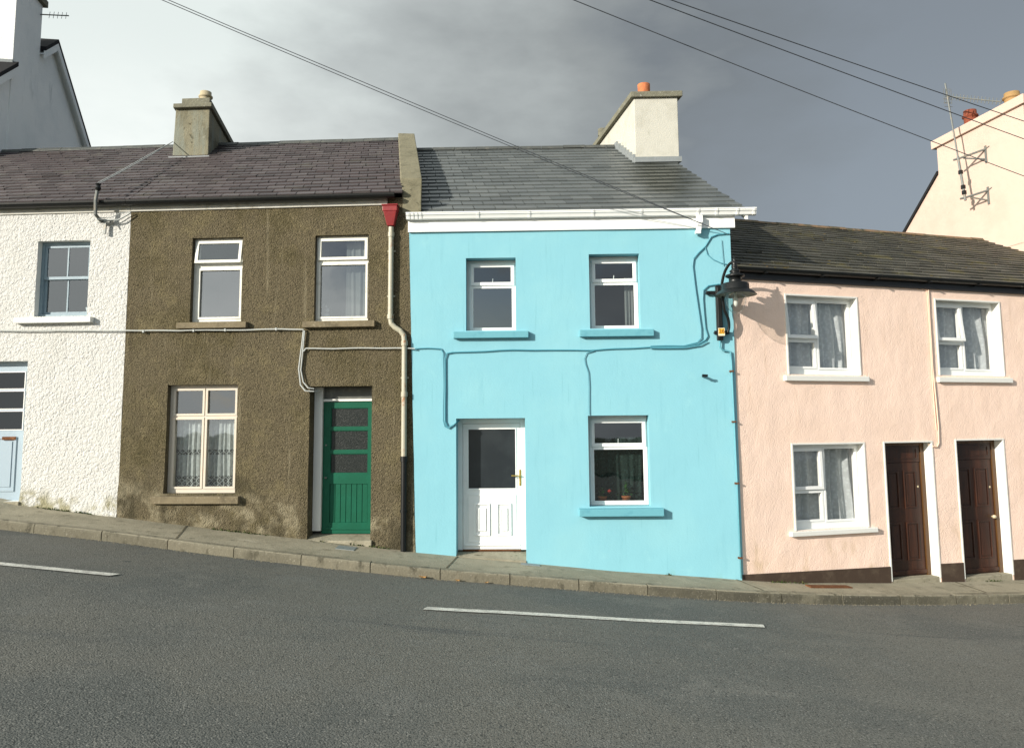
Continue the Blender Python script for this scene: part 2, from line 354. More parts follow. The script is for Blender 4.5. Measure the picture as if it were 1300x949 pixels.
def tag(o, label, cat, group=None):
    o['label'] = label; o['category'] = cat
    if group: o['group'] = group
    return o
def empty(name, loc, rz=0):
    o = bpy.data.objects.new(name, None); COL.objects.link(o); o.location = loc; o.rotation_euler = (0, 0, rz)
    o.empty_display_size = .2; return o
def root(name, fr, label, cat, z=0.0):
    o = FR[fr][0]; e = empty(name, (o[0], o[1], z), FR[fr][1]); return tag(e, label, cat)
def single(mb, name, mats, fr, label, cat, group=None, **kw):
    """a thing that is one mesh, given in facade coordinates, with its origin at its own base"""
    xs = [v[0] for v in mb.v]; ys = [v[1] for v in mb.v]; zs = [v[2] for v in mb.v]
    c = ((min(xs)+max(xs))/2, (min(ys)+max(ys))/2, min(zs))
    mb.v = [(v[0]-c[0], v[1]-c[1], v[2]-c[2]) for v in mb.v]
    o = mb.build(name, mats, **kw); o.location = to_world(fr, c); o.rotation_euler = (0, 0, FR[fr][1])
    return tag(o, label, cat, group)
def struct(o): o['kind'] = 'structure'; return o

def ramp(pts):
    def f(x):
        if x <= pts[0][0]: (a, b), (c, d) = pts[0], pts[1]
        elif x >= pts[-1][0]: (a, b), (c, d) = pts[-2], pts[-1]
        else:
            for i in range(len(pts)-1):
                if pts[i][0] <= x <= pts[i+1][0]: (a, b), (c, d) = pts[i], pts[i+1]; break
        return b + (d-b)*(x-a)/(c-a)
    return f

# ------------------------------------------------------------------ street profile (world x -> height)
FACE = [(-14.0, 12.75, 1.70), (-10.3, 12.56, 1.25), (-7.88, 12.42, .956), (-7.57, 12.40, .884), (-6.07, 12.32, .703), (-4.77, 12.24, .549), (-3.08, 12.13, .364),
        (-2.06, 12.07, .265), (-1.45, 12.03, .178), (-.86, 12.02, .122), (.19, 12.0, .021), (1.47, 11.97, -.100), (2.84, 11.94, -.193),
        (3.30, 11.92, -.234), (4.32, 12.23, -.345), (5.83, 12.70, -.445), (7.31, 13.16, -.522), (8.41, 13.50, -.567), (12.5, 14.76, -.72), (20, 17.1, -.95)]
KERB = [(-14.0, 11.6, 1.62), (-10.3, 11.35, 1.17), (-6.98, 11.12, .779), (-5.59, 11.12, .625), (-4.66, 11.06, .508), (-3.68, 10.97, .398), (-2.73, 10.90, .300), (-1.75, 10.88, .192), (-.80, 10.92, .089),
        (.08, 11.00, .008), (1.17, 11.06, -.097), (2.11, 11.06, -.168), (3.06, 11.08, -.240), (4.12, 11.36, -.343), (5.03, 11.60, -.413),
        (6.04, 11.87, -.479), (7.59, 12.30, -.561), (11.5, 13.5, -.70), (19, 15.8, -.93)]
fY = ramp([(a, b) for a, b, c in FACE]); fZ = ramp([(a, c) for a, b, c in FACE])
kYr = ramp([(a, b) for a, b, c in KERB]); kZr = ramp([(a, c) for a, b, c in KERB])
def smooth_of(f, w=.35): return lambda x: sum(f(x+d*w) for d in (-1, -.5, 0, .5, 1))/5
kY, kZ = smooth_of(kYr), smooth_of(kZr)
def xcl(x): return max(-14.0, min(19.0, x))
KH = .125
def road_z(x, y):
    xx = xcl(x); d = max(0.0, kY(xx) - y)
    return kZ(xx) - KH + .10*min(d/2.5, 1.0) - .006*max(0, d-3)

def strip(name, mat, rows, xs, parent=None):
    mb = MB(); n = len(xs)
    for r in rows:
        for x in xs: mb.v.append(r(x))
    for j in range(len(rows)-1):
        for i in range(n-1):
            mb.f.append((j*n+i, j*n+i+1, (j+1)*n+i+1, (j+1)*n+i)); mb.mi.append(0); mb.tone.append(0.0)
    return mb.build(name, mat, parent)
def frange(a, b, st):
    n = max(1, round((b-a)/st)); return [a+(b-a)*i/n for i in range(n+1)]
XS = frange(-14, 19, .2)
# pavement: from just inside the walls to the back of the kerb stones
def nz(x, y, s=1.0): return noise.noise(Vector((x*s, y*s, 3.1)))
def prow(t):
    def f(x):
        y0 = fY(x)+.25; y1 = kY(x)+.14
        y = y0+(y1-y0)*t
        zz = fZ(x) + (kZ(x)-fZ(x))*t + .006*nz(x, y, 1.3)
        return (x, y, zz)
    return f
struct(strip('pavement', 'pavement', [prow(t) for t in frange(0, 1, .125)], XS))
for jx, sk in ((-8.6, -.1), (-5.0, .35), (-.80, -.12), (3.15, .30), (7.0, .1)):
    mb = MB()
    for i in range(8):
        pa_, pb_ = prow(i/8)(jx+sk*i/8), prow((i+1)/8)(jx+sk*(i+1)/8)
        mb.quad((pa_[0]-.011, pa_[1], pa_[2]+.004), (pa_[0]+.011, pa_[1], pa_[2]+.004), (pb_[0]+.011, pb_[1], pb_[2]+.004), (pb_[0]-.011, pb_[1], pb_[2]+.004))
    struct(mb.build('pavement_joint', 'joint_dirt'))
# kerb of long stones with joints
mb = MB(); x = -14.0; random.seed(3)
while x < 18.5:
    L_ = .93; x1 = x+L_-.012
    dz = random.uniform(-.004, .004); dy = random.uniform(-.004, .004); tn = random.uniform(.05, .45)+.5*max(0, min(1, (x-.8)/2.2))  # random weathering per stone, plus grazing-sun shade painted into the fronts towards the right
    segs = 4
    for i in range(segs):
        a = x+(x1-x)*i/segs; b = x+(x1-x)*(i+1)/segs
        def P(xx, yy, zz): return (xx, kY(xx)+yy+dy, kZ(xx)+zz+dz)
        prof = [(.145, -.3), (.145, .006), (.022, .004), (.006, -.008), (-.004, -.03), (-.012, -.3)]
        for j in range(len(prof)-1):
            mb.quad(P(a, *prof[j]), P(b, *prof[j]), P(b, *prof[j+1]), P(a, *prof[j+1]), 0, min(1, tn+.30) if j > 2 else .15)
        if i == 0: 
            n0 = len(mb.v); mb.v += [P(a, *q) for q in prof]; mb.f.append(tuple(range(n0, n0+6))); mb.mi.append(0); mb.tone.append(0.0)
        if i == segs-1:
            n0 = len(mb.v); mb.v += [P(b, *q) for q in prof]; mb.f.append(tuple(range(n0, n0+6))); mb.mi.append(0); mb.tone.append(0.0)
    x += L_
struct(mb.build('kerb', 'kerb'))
# road sheet
YS = frange(-15, 0, 1.0)[:-1] + frange(0, 8, .4)[:-1]
def rrow(y): return lambda x: (x, y, road_z(x, y) + .006*nz(x, y, .6))
def krow(d): return lambda x: (x, kY(x)+d, road_z(x, kY(x)+d))
struct(strip('road', 'tarmac', [rrow(y) for y in YS] + [lambda x, t=t: (x, 8+(kY(x)+.05-8)*t, road_z(x, 8+(kY(x)+.05-8)*t)) for t in frange(0, 1, .1)], XS))
# grit washed against the foot of the kerb
mb = MB(); random.seed(12)
for i in range(1500):
    x = random.uniform(-8, 9.5); y = kY(x)-.014-abs(random.gauss(0, .035)); z = road_z(x, y)
    if noise.noise(Vector((x*1.2, 5, 0))) < -.15 and x < 0: continue
    r = random.uniform(.003, .010); a = random.uniform(0, 6.28)
    p = [(x+r*math.cos(a+t), y+r*math.sin(a+t), z) for t in (0, 2.1, 4.2)]; top = (x, y, z+r)
    for j in range(3): mb.tri(p[j], p[(j+1) % 3], top)
g = mb.build('grit', 'grit'); g['kind'] = 'stuff'
# far bank of the street behind the viewer and the land around
struct(strip('verge', 'earth', [lambda x, y=y, h=h: (x, y, road_z(x, y)+h) for y, h in ((-14.9, -.1), (-15.0, .12), (-18, .15), (-24, .1))], XS))
mb = MB(); gx = [-300, -120, -60, -30, -14, -10, -7, -4, 0, 4, 8, 12, 19, 40, 80, 160, 300]; gy = [-300, -100, -40, -22, -14, -9, 0, 5, 10, 13, 17, 22, 30, 50, 120, 300]
def land(x, y): return kZ(xcl(x)) - .45 - (.0 if y < 20 else 0) - (min(1.2, .03*max(0, -y-12)))
for y in gy:
    for x in gx: mb.v.append((x, y, land(x, y)))
for j in range(len(gy)-1):
    for i in range(len(gx)-1):
        a = j*len(gx)+i; mb.f.append((a, a+1, a+len(gx)+1, a+len(gx))); mb.mi.append(0); mb.tone.append(0.0)
struct(mb.build('ground', 'earth'))
# centre line dashes: worn thermoplastic, ragged ends
def dash(p0, p1, w=.165):
    mb = MB(); n = 24
    (xa, ya), (xb, yb) = p0, p1
    for i in range(n):
        t0, t1 = i/n, (i+1)/n
        q = []
        for t in (t0, t1):
            x = xa+(xb-xa)*t; y = ya+(yb-ya)*t + .05*math.sin(math.pi*t)
            for s_ in (-.5, .5):
                yy = y+s_*w*(1+.06*noise.noise(Vector((x*9, s_*4, 0))))
                xx = x + (.03*s_ if t in (0, 1) else 0)
                q.append((xx, yy, road_z(xx, yy)+.006*nz(xx, yy, .6)+.010))
        mb.quad(q[0], q[2], q[3], q[1])
    o = mb.build('road_marking', 'road_paint'); return struct(o)
dash((-8.3, 8.35), (-4.33, 8.87)); dash((-.96, 8.83), (2.84, 9.36)); dash((6.4, 10.1), (10.1, 11.1))

M['weed'] = pm('weed', (.045, .075, .018), .8, .2, var=[(20, (.10, .10, .035), .45, .65)])
rnd = random.Random(21); mb = MB()
for i in range(2600):
    x = rnd.uniform(-8, 9); dens = noise.noise(Vector((x*1.1, 2.0, 8.0)))
    if dens < (.02 if x < -1.6 else .22): continue
    y = fY(x)-.035-abs(rnd.gauss(0, .022)); z = fZ(x)-.012; h_ = rnd.uniform(.008, .035)*(1.5 if rnd.random() < .1 else 1)
    a = rnd.uniform(0, 6.28); w_ = rnd.uniform(.004, .012); dx_, dy_ = math.cos(a)*w_, math.sin(a)*w_
    tx, ty = x+rnd.uniform(-.02, .02), y-rnd.uniform(0, .02)
    mb.quad((x-dx_, y-dy_, z), (x+dx_, y+dy_, z), (tx+dx_*.7, ty+dy_*.7, z+h_), (tx-dx_*.4, ty-dy_*.4, z+h_*.9))
g = mb.build('weeds', 'weed', fix=False); g['kind'] = 'stuff'
# ------------------------------------------------------------------ walls
def cells(x0, x1, z0, z1, holes, step):
    xb = {x0, x1}; zb = {z0, z1}
    for h in holes: xb |= {h[0], h[1]}; zb |= {h[2], h[3]}
    def sub(b):
        b = sorted(b); r = [b[0]]
        for a, c in zip(b, b[1:]):
            n = max(1, round((c-a)/step)); r += [a+(c-a)*(i+1)/n for i in range(n-1)] + [c]
        return r
    return sub(xb), sub(zb)
def inside(x, z, holes): return any(h[0] < x < h[1] and h[2] < z < h[3] for h in holes)

def front(mb, x0, x1, z0, z1, holes, step=.2, yoff=lambda x, z: 0.0, xoff=lambda x, z: 0.0, revmi=1):
    xs, zs = cells(x0, x1, z0, z1, holes, step)
    idx = {}
    def V(x, z):
        if (x, z) not in idx: idx[(x, z)] = len(mb.v); mb.v.append((x+xoff(x, z), yoff(x, z), z))
        return idx[(x, z)]
    for a, b in zip(xs, xs[1:]):
        for c, d in zip(zs, zs[1:]):
            if inside((a+b)/2, (c+d)/2, holes): continue
            mb.f.append((V(a, c), V(b, c), V(b, d), V(a, d))); mb.mi.append(0); mb.tone.append(0.0)
    for h in holes:
        hx = [x for x in xs if h[0] <= x <= h[1]]; hz = [z for z in zs if h[2] <= z <= h[3]]; dp = h[4]
        def edge(p, q):
            A = mb.v[V(*p)]; B = mb.v[V(*q)]
            mb.quad(A, B, (B[0], dp, B[2]), (A[0], dp, A[2]), revmi)
        for a, b in zip(hx, hx[1:]): edge((a, h[2]), (b, h[2])); edge((b, h[3]), (a, h[3]))
        for a, b in zip(hz, hz[1:]): edge((h[0], b), (h[0], a)); edge((h[1], a), (h[1], b))

def shell(mb, x0, x1, zb, ze, zr, yr, yb, k, mi=0, left=True, right=True, y0=0.02):
    """side and back walls of a house whose party walls run askew; yr = depth of ridge"""
    q = lambda x, y, z: (x+k*y, y, z)
    for on, x in ((left, x0), (right, x1)):
        if not on: continue
        mb.quad(q(x, y0, zb), q(x, yb, zb), q(x, yb, ze), q(x, y0, ze), mi)
        mb.tri(q(x, y0, ze), q(x, yb, ze), q(x, yr, zr), mi)
    mb.quad(q(x0, yb, zb), q(x1, yb, zb), q(x1, yb, ze), q(x0, yb, ze), mi)

def slates(x0, x1, ye, ze, yr, zr, k, expo, wid, seed, back=True, jitter=1.0, gap=.006):
    """a front slope laid in courses of single slates over a base plane, plain back slope"""
    rnd = random.Random(seed); mb = MB()
    L_ = math.hypot(yr-ye, zr-ze); ty, tz = (yr-ye)/L_, (zr-ze)/L_; ny, nzv = -tz, ty
    def P(x, t, h):
        y = ye+ty*t+ny*h; z = ze+tz*t+nzv*h
        sag = .012*noise.noise(Vector((x*.7, t*.6, seed)))*jitter
        return (x+k*(y), y, z+sag)
    n = int(L_/expo)+1
    for xa, xb in zip(frange(x0, x1, .5), frange(x0, x1, .5)[1:]):
        for ta, tb in zip(frange(0, L_, .5), frange(0, L_, .5)[1:]):
            mb.quad(P(xa, ta, -.01), P(xb, ta, -.01), P(xb, tb, -.01), P(xa, tb, -.01), 1)
    if back:
        q = lambda x, y, z: (x+k*y, y, z)
        mb.quad(q(x0, 2*yr-ye, ze), q(x1, 2*yr-ye, ze), q(x1, yr, zr), q(x0, yr, zr), 1)
    for j in range(n):
        t0 = j*expo; x = x0 - (wid/2 if j % 2 else 0) + rnd.uniform(-.02, .02)*jitter
        rowtone = rnd.uniform(-.12, .12)
        while x < x1:
            w = wid*(1+rnd.uniform(-.04, .04)*jitter)
            a = max(x+gap, x0); b = min(x+w-gap, x1)
            if b-a > .02:
                dt = rnd.gauss(0, .004)*jitter; lf = rnd.uniform(0, .004)*jitter + (.012 if rnd.random() < .02*jitter else 0)
                tl = t0+dt; tu = min(t0+expo+.035, L_)
                h0 = .032+lf; h1 = .008
                tn = min(1, max(.001, .5+rowtone+rnd.gauss(0, .34)))
                sk = rnd.uniform(-.003, .003)*jitter
                A, B = P(a, tl+sk, h0), P(b, tl-sk, h0+rnd.uniform(-.002, .002)*jitter)
                C, D = P(b, tu, h1), P(a, tu, h1)
                A2, B2 = P(a, tl+sk, .001), P(b, tl-sk, .001)
                mb.quad(A, B, C, D, 0, tn); mb.quad(A2, B2, B, A, 0, tn)
                mb.quad(A2, A, D, P(a, tu, .001), 0, tn); mb.quad(B, B2, P(b, tu, .001), C, 0, tn)
            x += w
    return mb

def sill(rt, x0, x1, z0, z1, out, mat, y1=.1, parent=None, rake=.012):
    mb = MB()
    mb.hexa([(x0, -out, z0), (x1, -out, z0), (x1, y1, z0), (x0, y1, z0), (x0, -out, z1-rake), (x1, -out, z1-rake), (x1, y1, z1), (x0, y1, z1)])
    return mb.build('sill', mat, parent or rt, bevel=.008)
def rooms(rt, holes, depth=1.5):
    mb = MB()
    for h in holes:
        a, b, c, d, r = h[:5]; y0 = r+.072; y1 = r+depth; a -= .25; b += .25; c -= .15; d += .15
        q = lambda x, y, z: (x, y, z)
        mb.quad((a, y1, c), (b, y1, c), (b, y1, d), (a, y1, d)); mb.quad((a, y0, c), (a, y1, c), (a, y1, d), (a, y0, d))
        mb.quad((b, y0, c), (b, y1, c), (b, y1, d), (b, y0, d)); mb.quad((a, y0, c), (b, y0, c), (b, y1, c), (a, y1, c))
        mb.quad((a, y0, d), (b, y0, d), (b, y1, d), (a, y1, d))
        # inner wall lining closing the gap round the frame
        for e in ((a, h[0], c, d), (h[1], b, c, d), (h[0], h[1], c, h[2]), (h[0], h[1], h[3], d)):
            mb.quad((e[0], y0, e[2]), (e[1], y0, e[2]), (e[1], y0, e[3]), (e[0], y0, e[3]))
    return mb.build('interior', 'interior', rt)
def pane(par, x0, x1, z0, z1, y, mat='glass'):
    mb = MB(); mb.quad((x0-.008, y, z0-.008), (x1+.008, y, z0-.008), (x1+.008, y, z1+.008), (x0-.008, y, z1+.008)); return mb.build('pane', mat, par, fix=False)
def frame_plate(mb, x0, x1, z0, z1, lights, y0, y1):
    xs, zs = cells(x0, x1, z0, z1, lights, 9)
    for a, b in zip(xs, xs[1:]):
        for c, d in zip(zs, zs[1:]):
            if inside((a+b)/2, (c+d)/2, lights): continue
            mb.quad((a, y0, c), (b, y0, c), (b, y0, d), (a, y0, d)); mb.quad((a, y1, c), (a, y1, d), (b, y1, d), (b, y1, c))
    for h in lights:
        for (p, q) in (((h[0], h[2]), (h[1], h[2])), ((h[1], h[2]), (h[1], h[3])), ((h[1], h[3]), (h[0], h[3])), ((h[0], h[3]), (h[0], h[2]))):
            mb.quad((p[0], y0, p[1]), (q[0], y0, q[1]), (q[0], y1, q[1]), (p[0], y1, p[1]))
def curtain(x0, x1, z0, z1, y, mat, fr, label, amp=.022, waves=9, seed=0, gap=None, group=None, name='net_curtain', flare=0):
    mb = MB(); rnd = random.Random(seed); ph = [rnd.uniform(0, 6) for _ in range(4)]
    n = int((x1-x0)/.008); m = 14
    for j in range(m+1):
        z = z0+(z1-z0)*j/m
        for i in range(n+1):
            t = i/n; u = t+.012*math.sin(5*(1-j/m)+ph[1]+7*t)
            a = amp*(math.sin(2*math.pi*waves*u+ph[0]) + .5*math.sin(2*math.pi*waves*1.73*u+ph[2]+.8*j/m) + .3*math.sin(2*math.pi*waves*.41*u+ph[3]))
            a *= (.6+.4*(1-j/m)); xx = x0+(x1-x0)*t
            mb.v.append((xx, y+a, z + (.008*math.sin(2*math.pi*waves*u) if j == 0 else 0)))
    for j in range(m):
        for i in range(n):
            a = j*(n+1)+i; mb.f.append((a, a+1, a+n+2, a+n+1)); mb.mi.append(0); mb.tone.append(0.0)
    return single(mb, name, mat, fr, label, 'curtain', group, smooth=True, fix=False)

def bead(x0, x1, z0, z1, y, mb, w=.012):  mb.ring(x0-w, x1+w, z0-w, z1+w, w, y-.006, y+.002)

# =================================================================== WHITE HOUSE
zw = ramp([(-4.3, 1.22), (-1.9, .956), (-1.552, .884), (-.049, .703), (0.1, .69)])
W = root('white_house', 'w', 'white rough-rendered house with blue-grey sash window and pale blue door, at far left', 'house')
hw = [(-1.505, -.640, 3.785, 4.995, .11), (-2.66, -1.555, .93, 3.09, .14), (-3.95, -3.1, 3.79, 4.99, .11)]
def yo_w(x, z):
    g = z-zw(x)
    return -.010*noise.noise(Vector((x*1.1, z*1.1, 1))) - .006*noise.noise(Vector((x*4, z*4, 2))) - (.045*max(0, 1-g/.25)**1.2 if g < .25 else 0)*(.6+.8*noise.noise(Vector((x*3, z*2, 5))))
mb = MB(); front(mb, -4.3, -.002, .2, 5.55, hw, .09, yo_w)
shell(mb, -4.3, 0, .2, 5.5, 7.93, 4.0, 8.1, SH['w'], right=False)
mb.build('wall', ['white_render', 'white_paint'], W, smooth=True)
rooms(W, hw)
def slate_roof(rt, name, *a, mats=('slate_purple', 'slate_base'), **kw):
    return slates(*a, **kw).build(name, list(mats), rt, fix=False)
rW = slate_roof(W, 'roof', -4.3, 0.0, -.10, 5.595, 4.0, 7.965, SH['w'], .235, .30, 11)
def ridge(par, x0, x1, y, z, k, mat='ridge', r=.085, seglen=.45, seed=1, name='ridge_tile'):
    mb = MB(); x = x0; rnd = random.Random(seed)
    while x < x1-.01:
        b = min(x+seglen, x1); dz = rnd.uniform(-.006, .006)
        for sg in (-1, 1):
            pts = [(0, r*.55), (sg*r*.5, r*.42), (sg*r*1.35, -r*.45), (sg*r*1.38, -r*.65)]
            for (ya, za), (yb, zb_) in zip(pts, pts[1:]):
                mb.quad((x+k*y, y+ya, z+za+dz), (b-.006+k*y, y+ya, z+za+dz), (b-.006+k*y, y+yb, z+zb_+dz), (x+k*y, y+yb, z+zb_+dz))
        x = b
    return mb.build(name, mat, par)
ridge(rW, -4.3, 0, 4.0, 7.985, SH['w'])
def gutter(rt, x0, x1, z, out, mat, r=.055, name='gutter', nbr=5, brmat=None):
    mb = MB(); n = 8
    prof = [(-out+r*math.cos(math.pi+math.pi*i/n)*1.0, z-r*math.sin(math.pi*i/n)*1.15) for i in range(n+1)]
    prof = [(p[0], p[1]) for p in prof]
    inn = [(-out+(p[0]+out)*.88, z+(p[1]-z)*.88) for p in prof]
    for (a, b) in zip(prof, prof[1:]): mb.quad((x0, a[0], a[1]), (x1, a[0], a[1]), (x1, b[0], b[1]), (x0, b[0], b[1]))
    for (a, b) in zip(inn, inn[1:]): mb.quad((x0, a[0], a[1]), (x1, a[0], a[1]), (x1, b[0], b[1]), (x0, b[0], b[1]))
    for e in (0, -1): mb.quad((x0, prof[e][0], prof[e][1]), (x1, prof[e][0], prof[e][1]), (x1, inn[e][0], inn[e][1]), (x0, inn[e][0], inn[e][1]))
    for x in (x0, x1):
        c = len(mb.v); mb.v += [(x, p[0], p[1]) for p in prof]; mb.f.append(tuple(range(c, c+len(prof)))); mb.mi.append(0); mb.tone.append(0.0)
    L_ = x1-x0
    for i in range(nbr):
        x = x0+L_*(i+.5)/nbr
        mb.box(x-.02, x+.02, -out-r-.006, -.02, z-r*1.15-.012, z-r*1.15+.004)
    return mb.build(name, mat, rt)
mb = MB(); mb.box(-4.3, -.004, -.022, .03, 5.435, 5.545); mb.build('fascia', 'grey_fascia', W)
gutter(W, -4.3, -.004, 5.585, .115, 'black', r=.066, nbr=0)
# upper sash window
def sash_window(rt, h, mat, par_name='window'):
    x0, x1, z0, z1, r = h; zm = z0+(z1-z0)*.52; xm = (x0+x1)/2
    w_ = .05; mb = MB()
    mb.ring(x0, x1, z0, z1, .045, r, r+.09)
    f = mb.build(par_name, mat, rt)
    a, b = x0+.045, x1-.045
    for (c, d, y) in ((zm-.02, z1-.045, r+.012), (z0+.045, zm+.02, r+.045)):
        mb = MB(); mb.ring(a, b, c, d, .045, y, y+.032); mb.box(xm-.011, xm+.011, y+.004, y+.026, c+.045, d-.045)
        mb.build('sash', mat, f)
        pane(f, a+.045, xm-.011, c+.045, d-.045, y+.014); pane(f, xm+.011, b-.045, c+.045, d-.045, y+.014)
    return f
f = sash_window(W, hw[0], 'blue_frame'); sill(W, -1.765, -.52, 3.672, 3.768, .10, 'white_paint', parent=f)
f = sash_window(W, hw[2], 'blue_frame'); sill(W, -4.2, -2.95, 3.672, 3.768, .10, 'white_paint', parent=f)
# door with three glazed lights over two tall panels
x0, x1, z0, z1, r = hw[1]
mb = MB(); mb.ring(x0, x1, z0, z1, .055, r, r+.08, wb=.02)
lights = [(x0+.16, x1-.13, 2.66, 2.93), (x0+.16, x1-.13, 2.345, 2.63), (x0+.16, x1-.13, 2.02, 2.315)]
frame_plate(mb, x0+.055, x1-.055, z0+.02, z1-.055, lights, r+.015, r+.055)
for a in (x0+.17, (x0+x1)/2+.01):
    b = a+.33
    mb.ring(a, b, z0+.14, z0+.98, .03, r-.002, r+.016); mb.box(a+.07, b-.07, r+.004, r+.016, z0+.21, z0+.91)
d = mb.build('door', 'blue_door', W)
mb = MB()
for h in lights: mb.ring(h[0]-.006, h[1]+.006, h[2]-.006, h[3]+.006, .014, r+.006, r+.02)
mb.build('glazing_bead', 'white_paint', d)
for h in lights: pane(d, *h, r+.035, 'glass_dark')
mb = MB(); mb.box(x1-.44, x1-.22, r-.012, r+.006, 1.865, 1.915); mb.box(x1-.42, x1-.24, r-.016, r-.012, 1.88, 1.90); mb.build('letter_plate', 'rust', d)
for hz_ in (1.86, 2.27): mb = MB(); mb.box(x1-.045, x1-.018, r-.012, r+.002, hz_, hz_+.06); mb.build('hinge', 'rust', d)
mb = MB(); mb.box(x0-.03, x1+.02, -.06, r+.2, .80, .929); mb.build('doorstep', 'concrete', W, bevel=.01)
# small jug on the inside of the window board
jb = MB(); jb.lathe(-.79, hw[0][4]+.17, [(.0, 3.80), (.028, 3.80), (.04, 3.84), (.03, 3.90), (.045, 3.96), (.04, 3.96), (.0, 3.93)], 14)
single(jb, 'jug', 'jug', 'w', 'small pale jug standing inside the blue-grey sash window of the white house', 'jug', smooth=True)
wb = MB(); wb.box(-1.5, -.65, hw[0][4]+.092, hw[0][4]+.24, 3.78, 3.80); wb.build('window_board', 'white_paint', W)

# =================================================================== BROWN HOUSE
B = root('brown_house', 'br', 'brown roughcast house with a green door, between the white and blue houses', 'house')
zbn = ramp([(-4.55, .71), (-3.263, .549), (-1.566, .364), (-.542, .27), (0.1, .178)])
hb = [(-3.49, -2.676, 3.657, 4.985, .09), (-1.530, -.687, 3.640, 4.980, .09), (-3.80, -2.690, 1.040, 2.684, .11), (-1.571, -.612, .395, 2.637, .27)]
hb_wall = hb[:3] + [(-1.571, -.612, .05, 2.637, .27)]
def yo_b(x, z):
    g = z-zbn(x); bulge = .035*max(0, min(1, (.62-g+.25*noise.noise(Vector((x*1.3, 0, 7))))/.25)) if x < -1.6 else 0.0
    nrm = 1.0
    return -.010*noise.noise(Vector((x*1.2, z*1.2, 11))) - .004*noise.noise(Vector((x*5, z*5, 12))) - bulge*(.7+.5*noise.noise(Vector((x*2.5, z*2.5, 9))))
mb = MB(); front(mb, -4.51, .10, -.2, 5.55, hb_wall, .09, yo_b)
shell(mb, -4.51, 0, -.2, 5.5, 7.93, 4.0, 8.1, SH['br'], left=True)
mb.build('wall', ['brown_render', 'brown_render'], B, smooth=True)
rooms(B, hb[:3] + [(-1.571, -.612, .45, 2.637, .27)])
rB = slate_roof(B, 'roof', -4.505, -.17, -.10, 5.595, 4.0, 7.965, SH['br'], .235, .30, 12)
ridge(rB, -4.505, -.17, 4.0, 7.985, SH['br'], seed=2)
mb = MB(); mb.box(-4.508, -.40, -.022, .03, 5.435, 5.545); mb.build('fascia', 'grey_fascia', B)
gutter(B, -4.508, -.26, 5.585, .115, 'black', r=.066, nbr=0)
# raised verge (skew) on the party wall with the blue house
k = SH['br']; mb = MB()
q = lambda x, y, z: (x+k*y, y, z)
n = 10
zt = lambda y: 5.64+.578*(y+.14)
for i in range(n):
    a = .30+(4.12-.30)*i/n; b = .30+(4.12-.30)*(i+1)/n; e = .006 if i % 2 else 0
    mb.hexa([q(-.19, a, zt(a)-.25), q(.15, a, zt(a)-.25), q(.15, b, zt(b)-.25), q(-.19, b, zt(b)-.25),
             q(-.19-e, a, zt(a)+.07), q(.15, a, zt(a)+.05), q(.15, b, zt(b)+.05), q(-.19-e, b, zt(b)+.07)])
mb.hexa([q(-.17, 4.12, 7.4), q(.13, 4.12, 7.4), q(.13, 8.1, 5.4), q(-.17, 8.1, 5.4), q(-.17, 4.12, 8.07), q(.13, 4.12, 8.05), q(.13, 8.1, 5.8), q(-.17, 8.1, 5.8)])
mb.box(-.17, .13, -.004, .298, 5.30, 5.72, k=k); mb.box(-.10, .12, .02, .32, 5.0, 5.3, k=k)
mb.build('parapet', 'parapet', B, bevel=.012)
# chimney
mb = MB(); cx0, cx1 = -4.76, -4.02
def tp(x, z, zb_, zt_, c): return c+(x-c)*(1-.10*(z-zb_)/(zt_-zb_))
xm = (cx0+cx1)/2+.04
def col(mb, x0, x1, y0, y1, z0, z1, ta=0, mi=0):
    a, b = x0+ta, x1-ta*.3
    mb.hexa([q(x0, y0, z0), q(x1, y0, z0), q(x1, y1, z0), q(x0, y1, z0), q(a, y0+ta, z1), q(b, y0+ta, z1), q(b, y1-ta, z1), q(a, y1-ta, z1)], mi)
col(mb, cx0-.02, cx1, 3.0, 5.9, 6.6, 8.40, .045)
ch = mb.build('chimney', 'chimney_render', B, bevel=.015)
mb = MB(); col(mb, cx0-.01, cx1+.04, 2.96, 5.92, 8.402, 8.49); col(mb, cx0+.15, cx1-.01, 3.02, 5.86, 8.491, 8.615); mb.build('chimney_cap', 'cap', ch, bevel=.012)
mb = MB(); col(mb, cx0-.05, cx1+.04, 2.90, 3.1, 7.24, 7.37); mb.build('flashing', 'lead', ch)
def pot(par, x, y, z, r, h, mat, name='chimney_pot'):
    mb = MB(); mb.lathe(x, y, [(r*.92, z), (r, z+h*.55), (r*.98, z+h*.6), (r*1.22, z+h*.63), (r*1.22, z+h*.72), (r*1.0, z+h*.76), (r*.98, z+h), (r*.80, z+h), (r*.78, z+h*.5)], 20)
    return mb.build(name, mat, par, smooth=True)
pot(ch, cx0+.52+k*3.5, 3.5, 8.62, .115, .32, 'pot_cream')

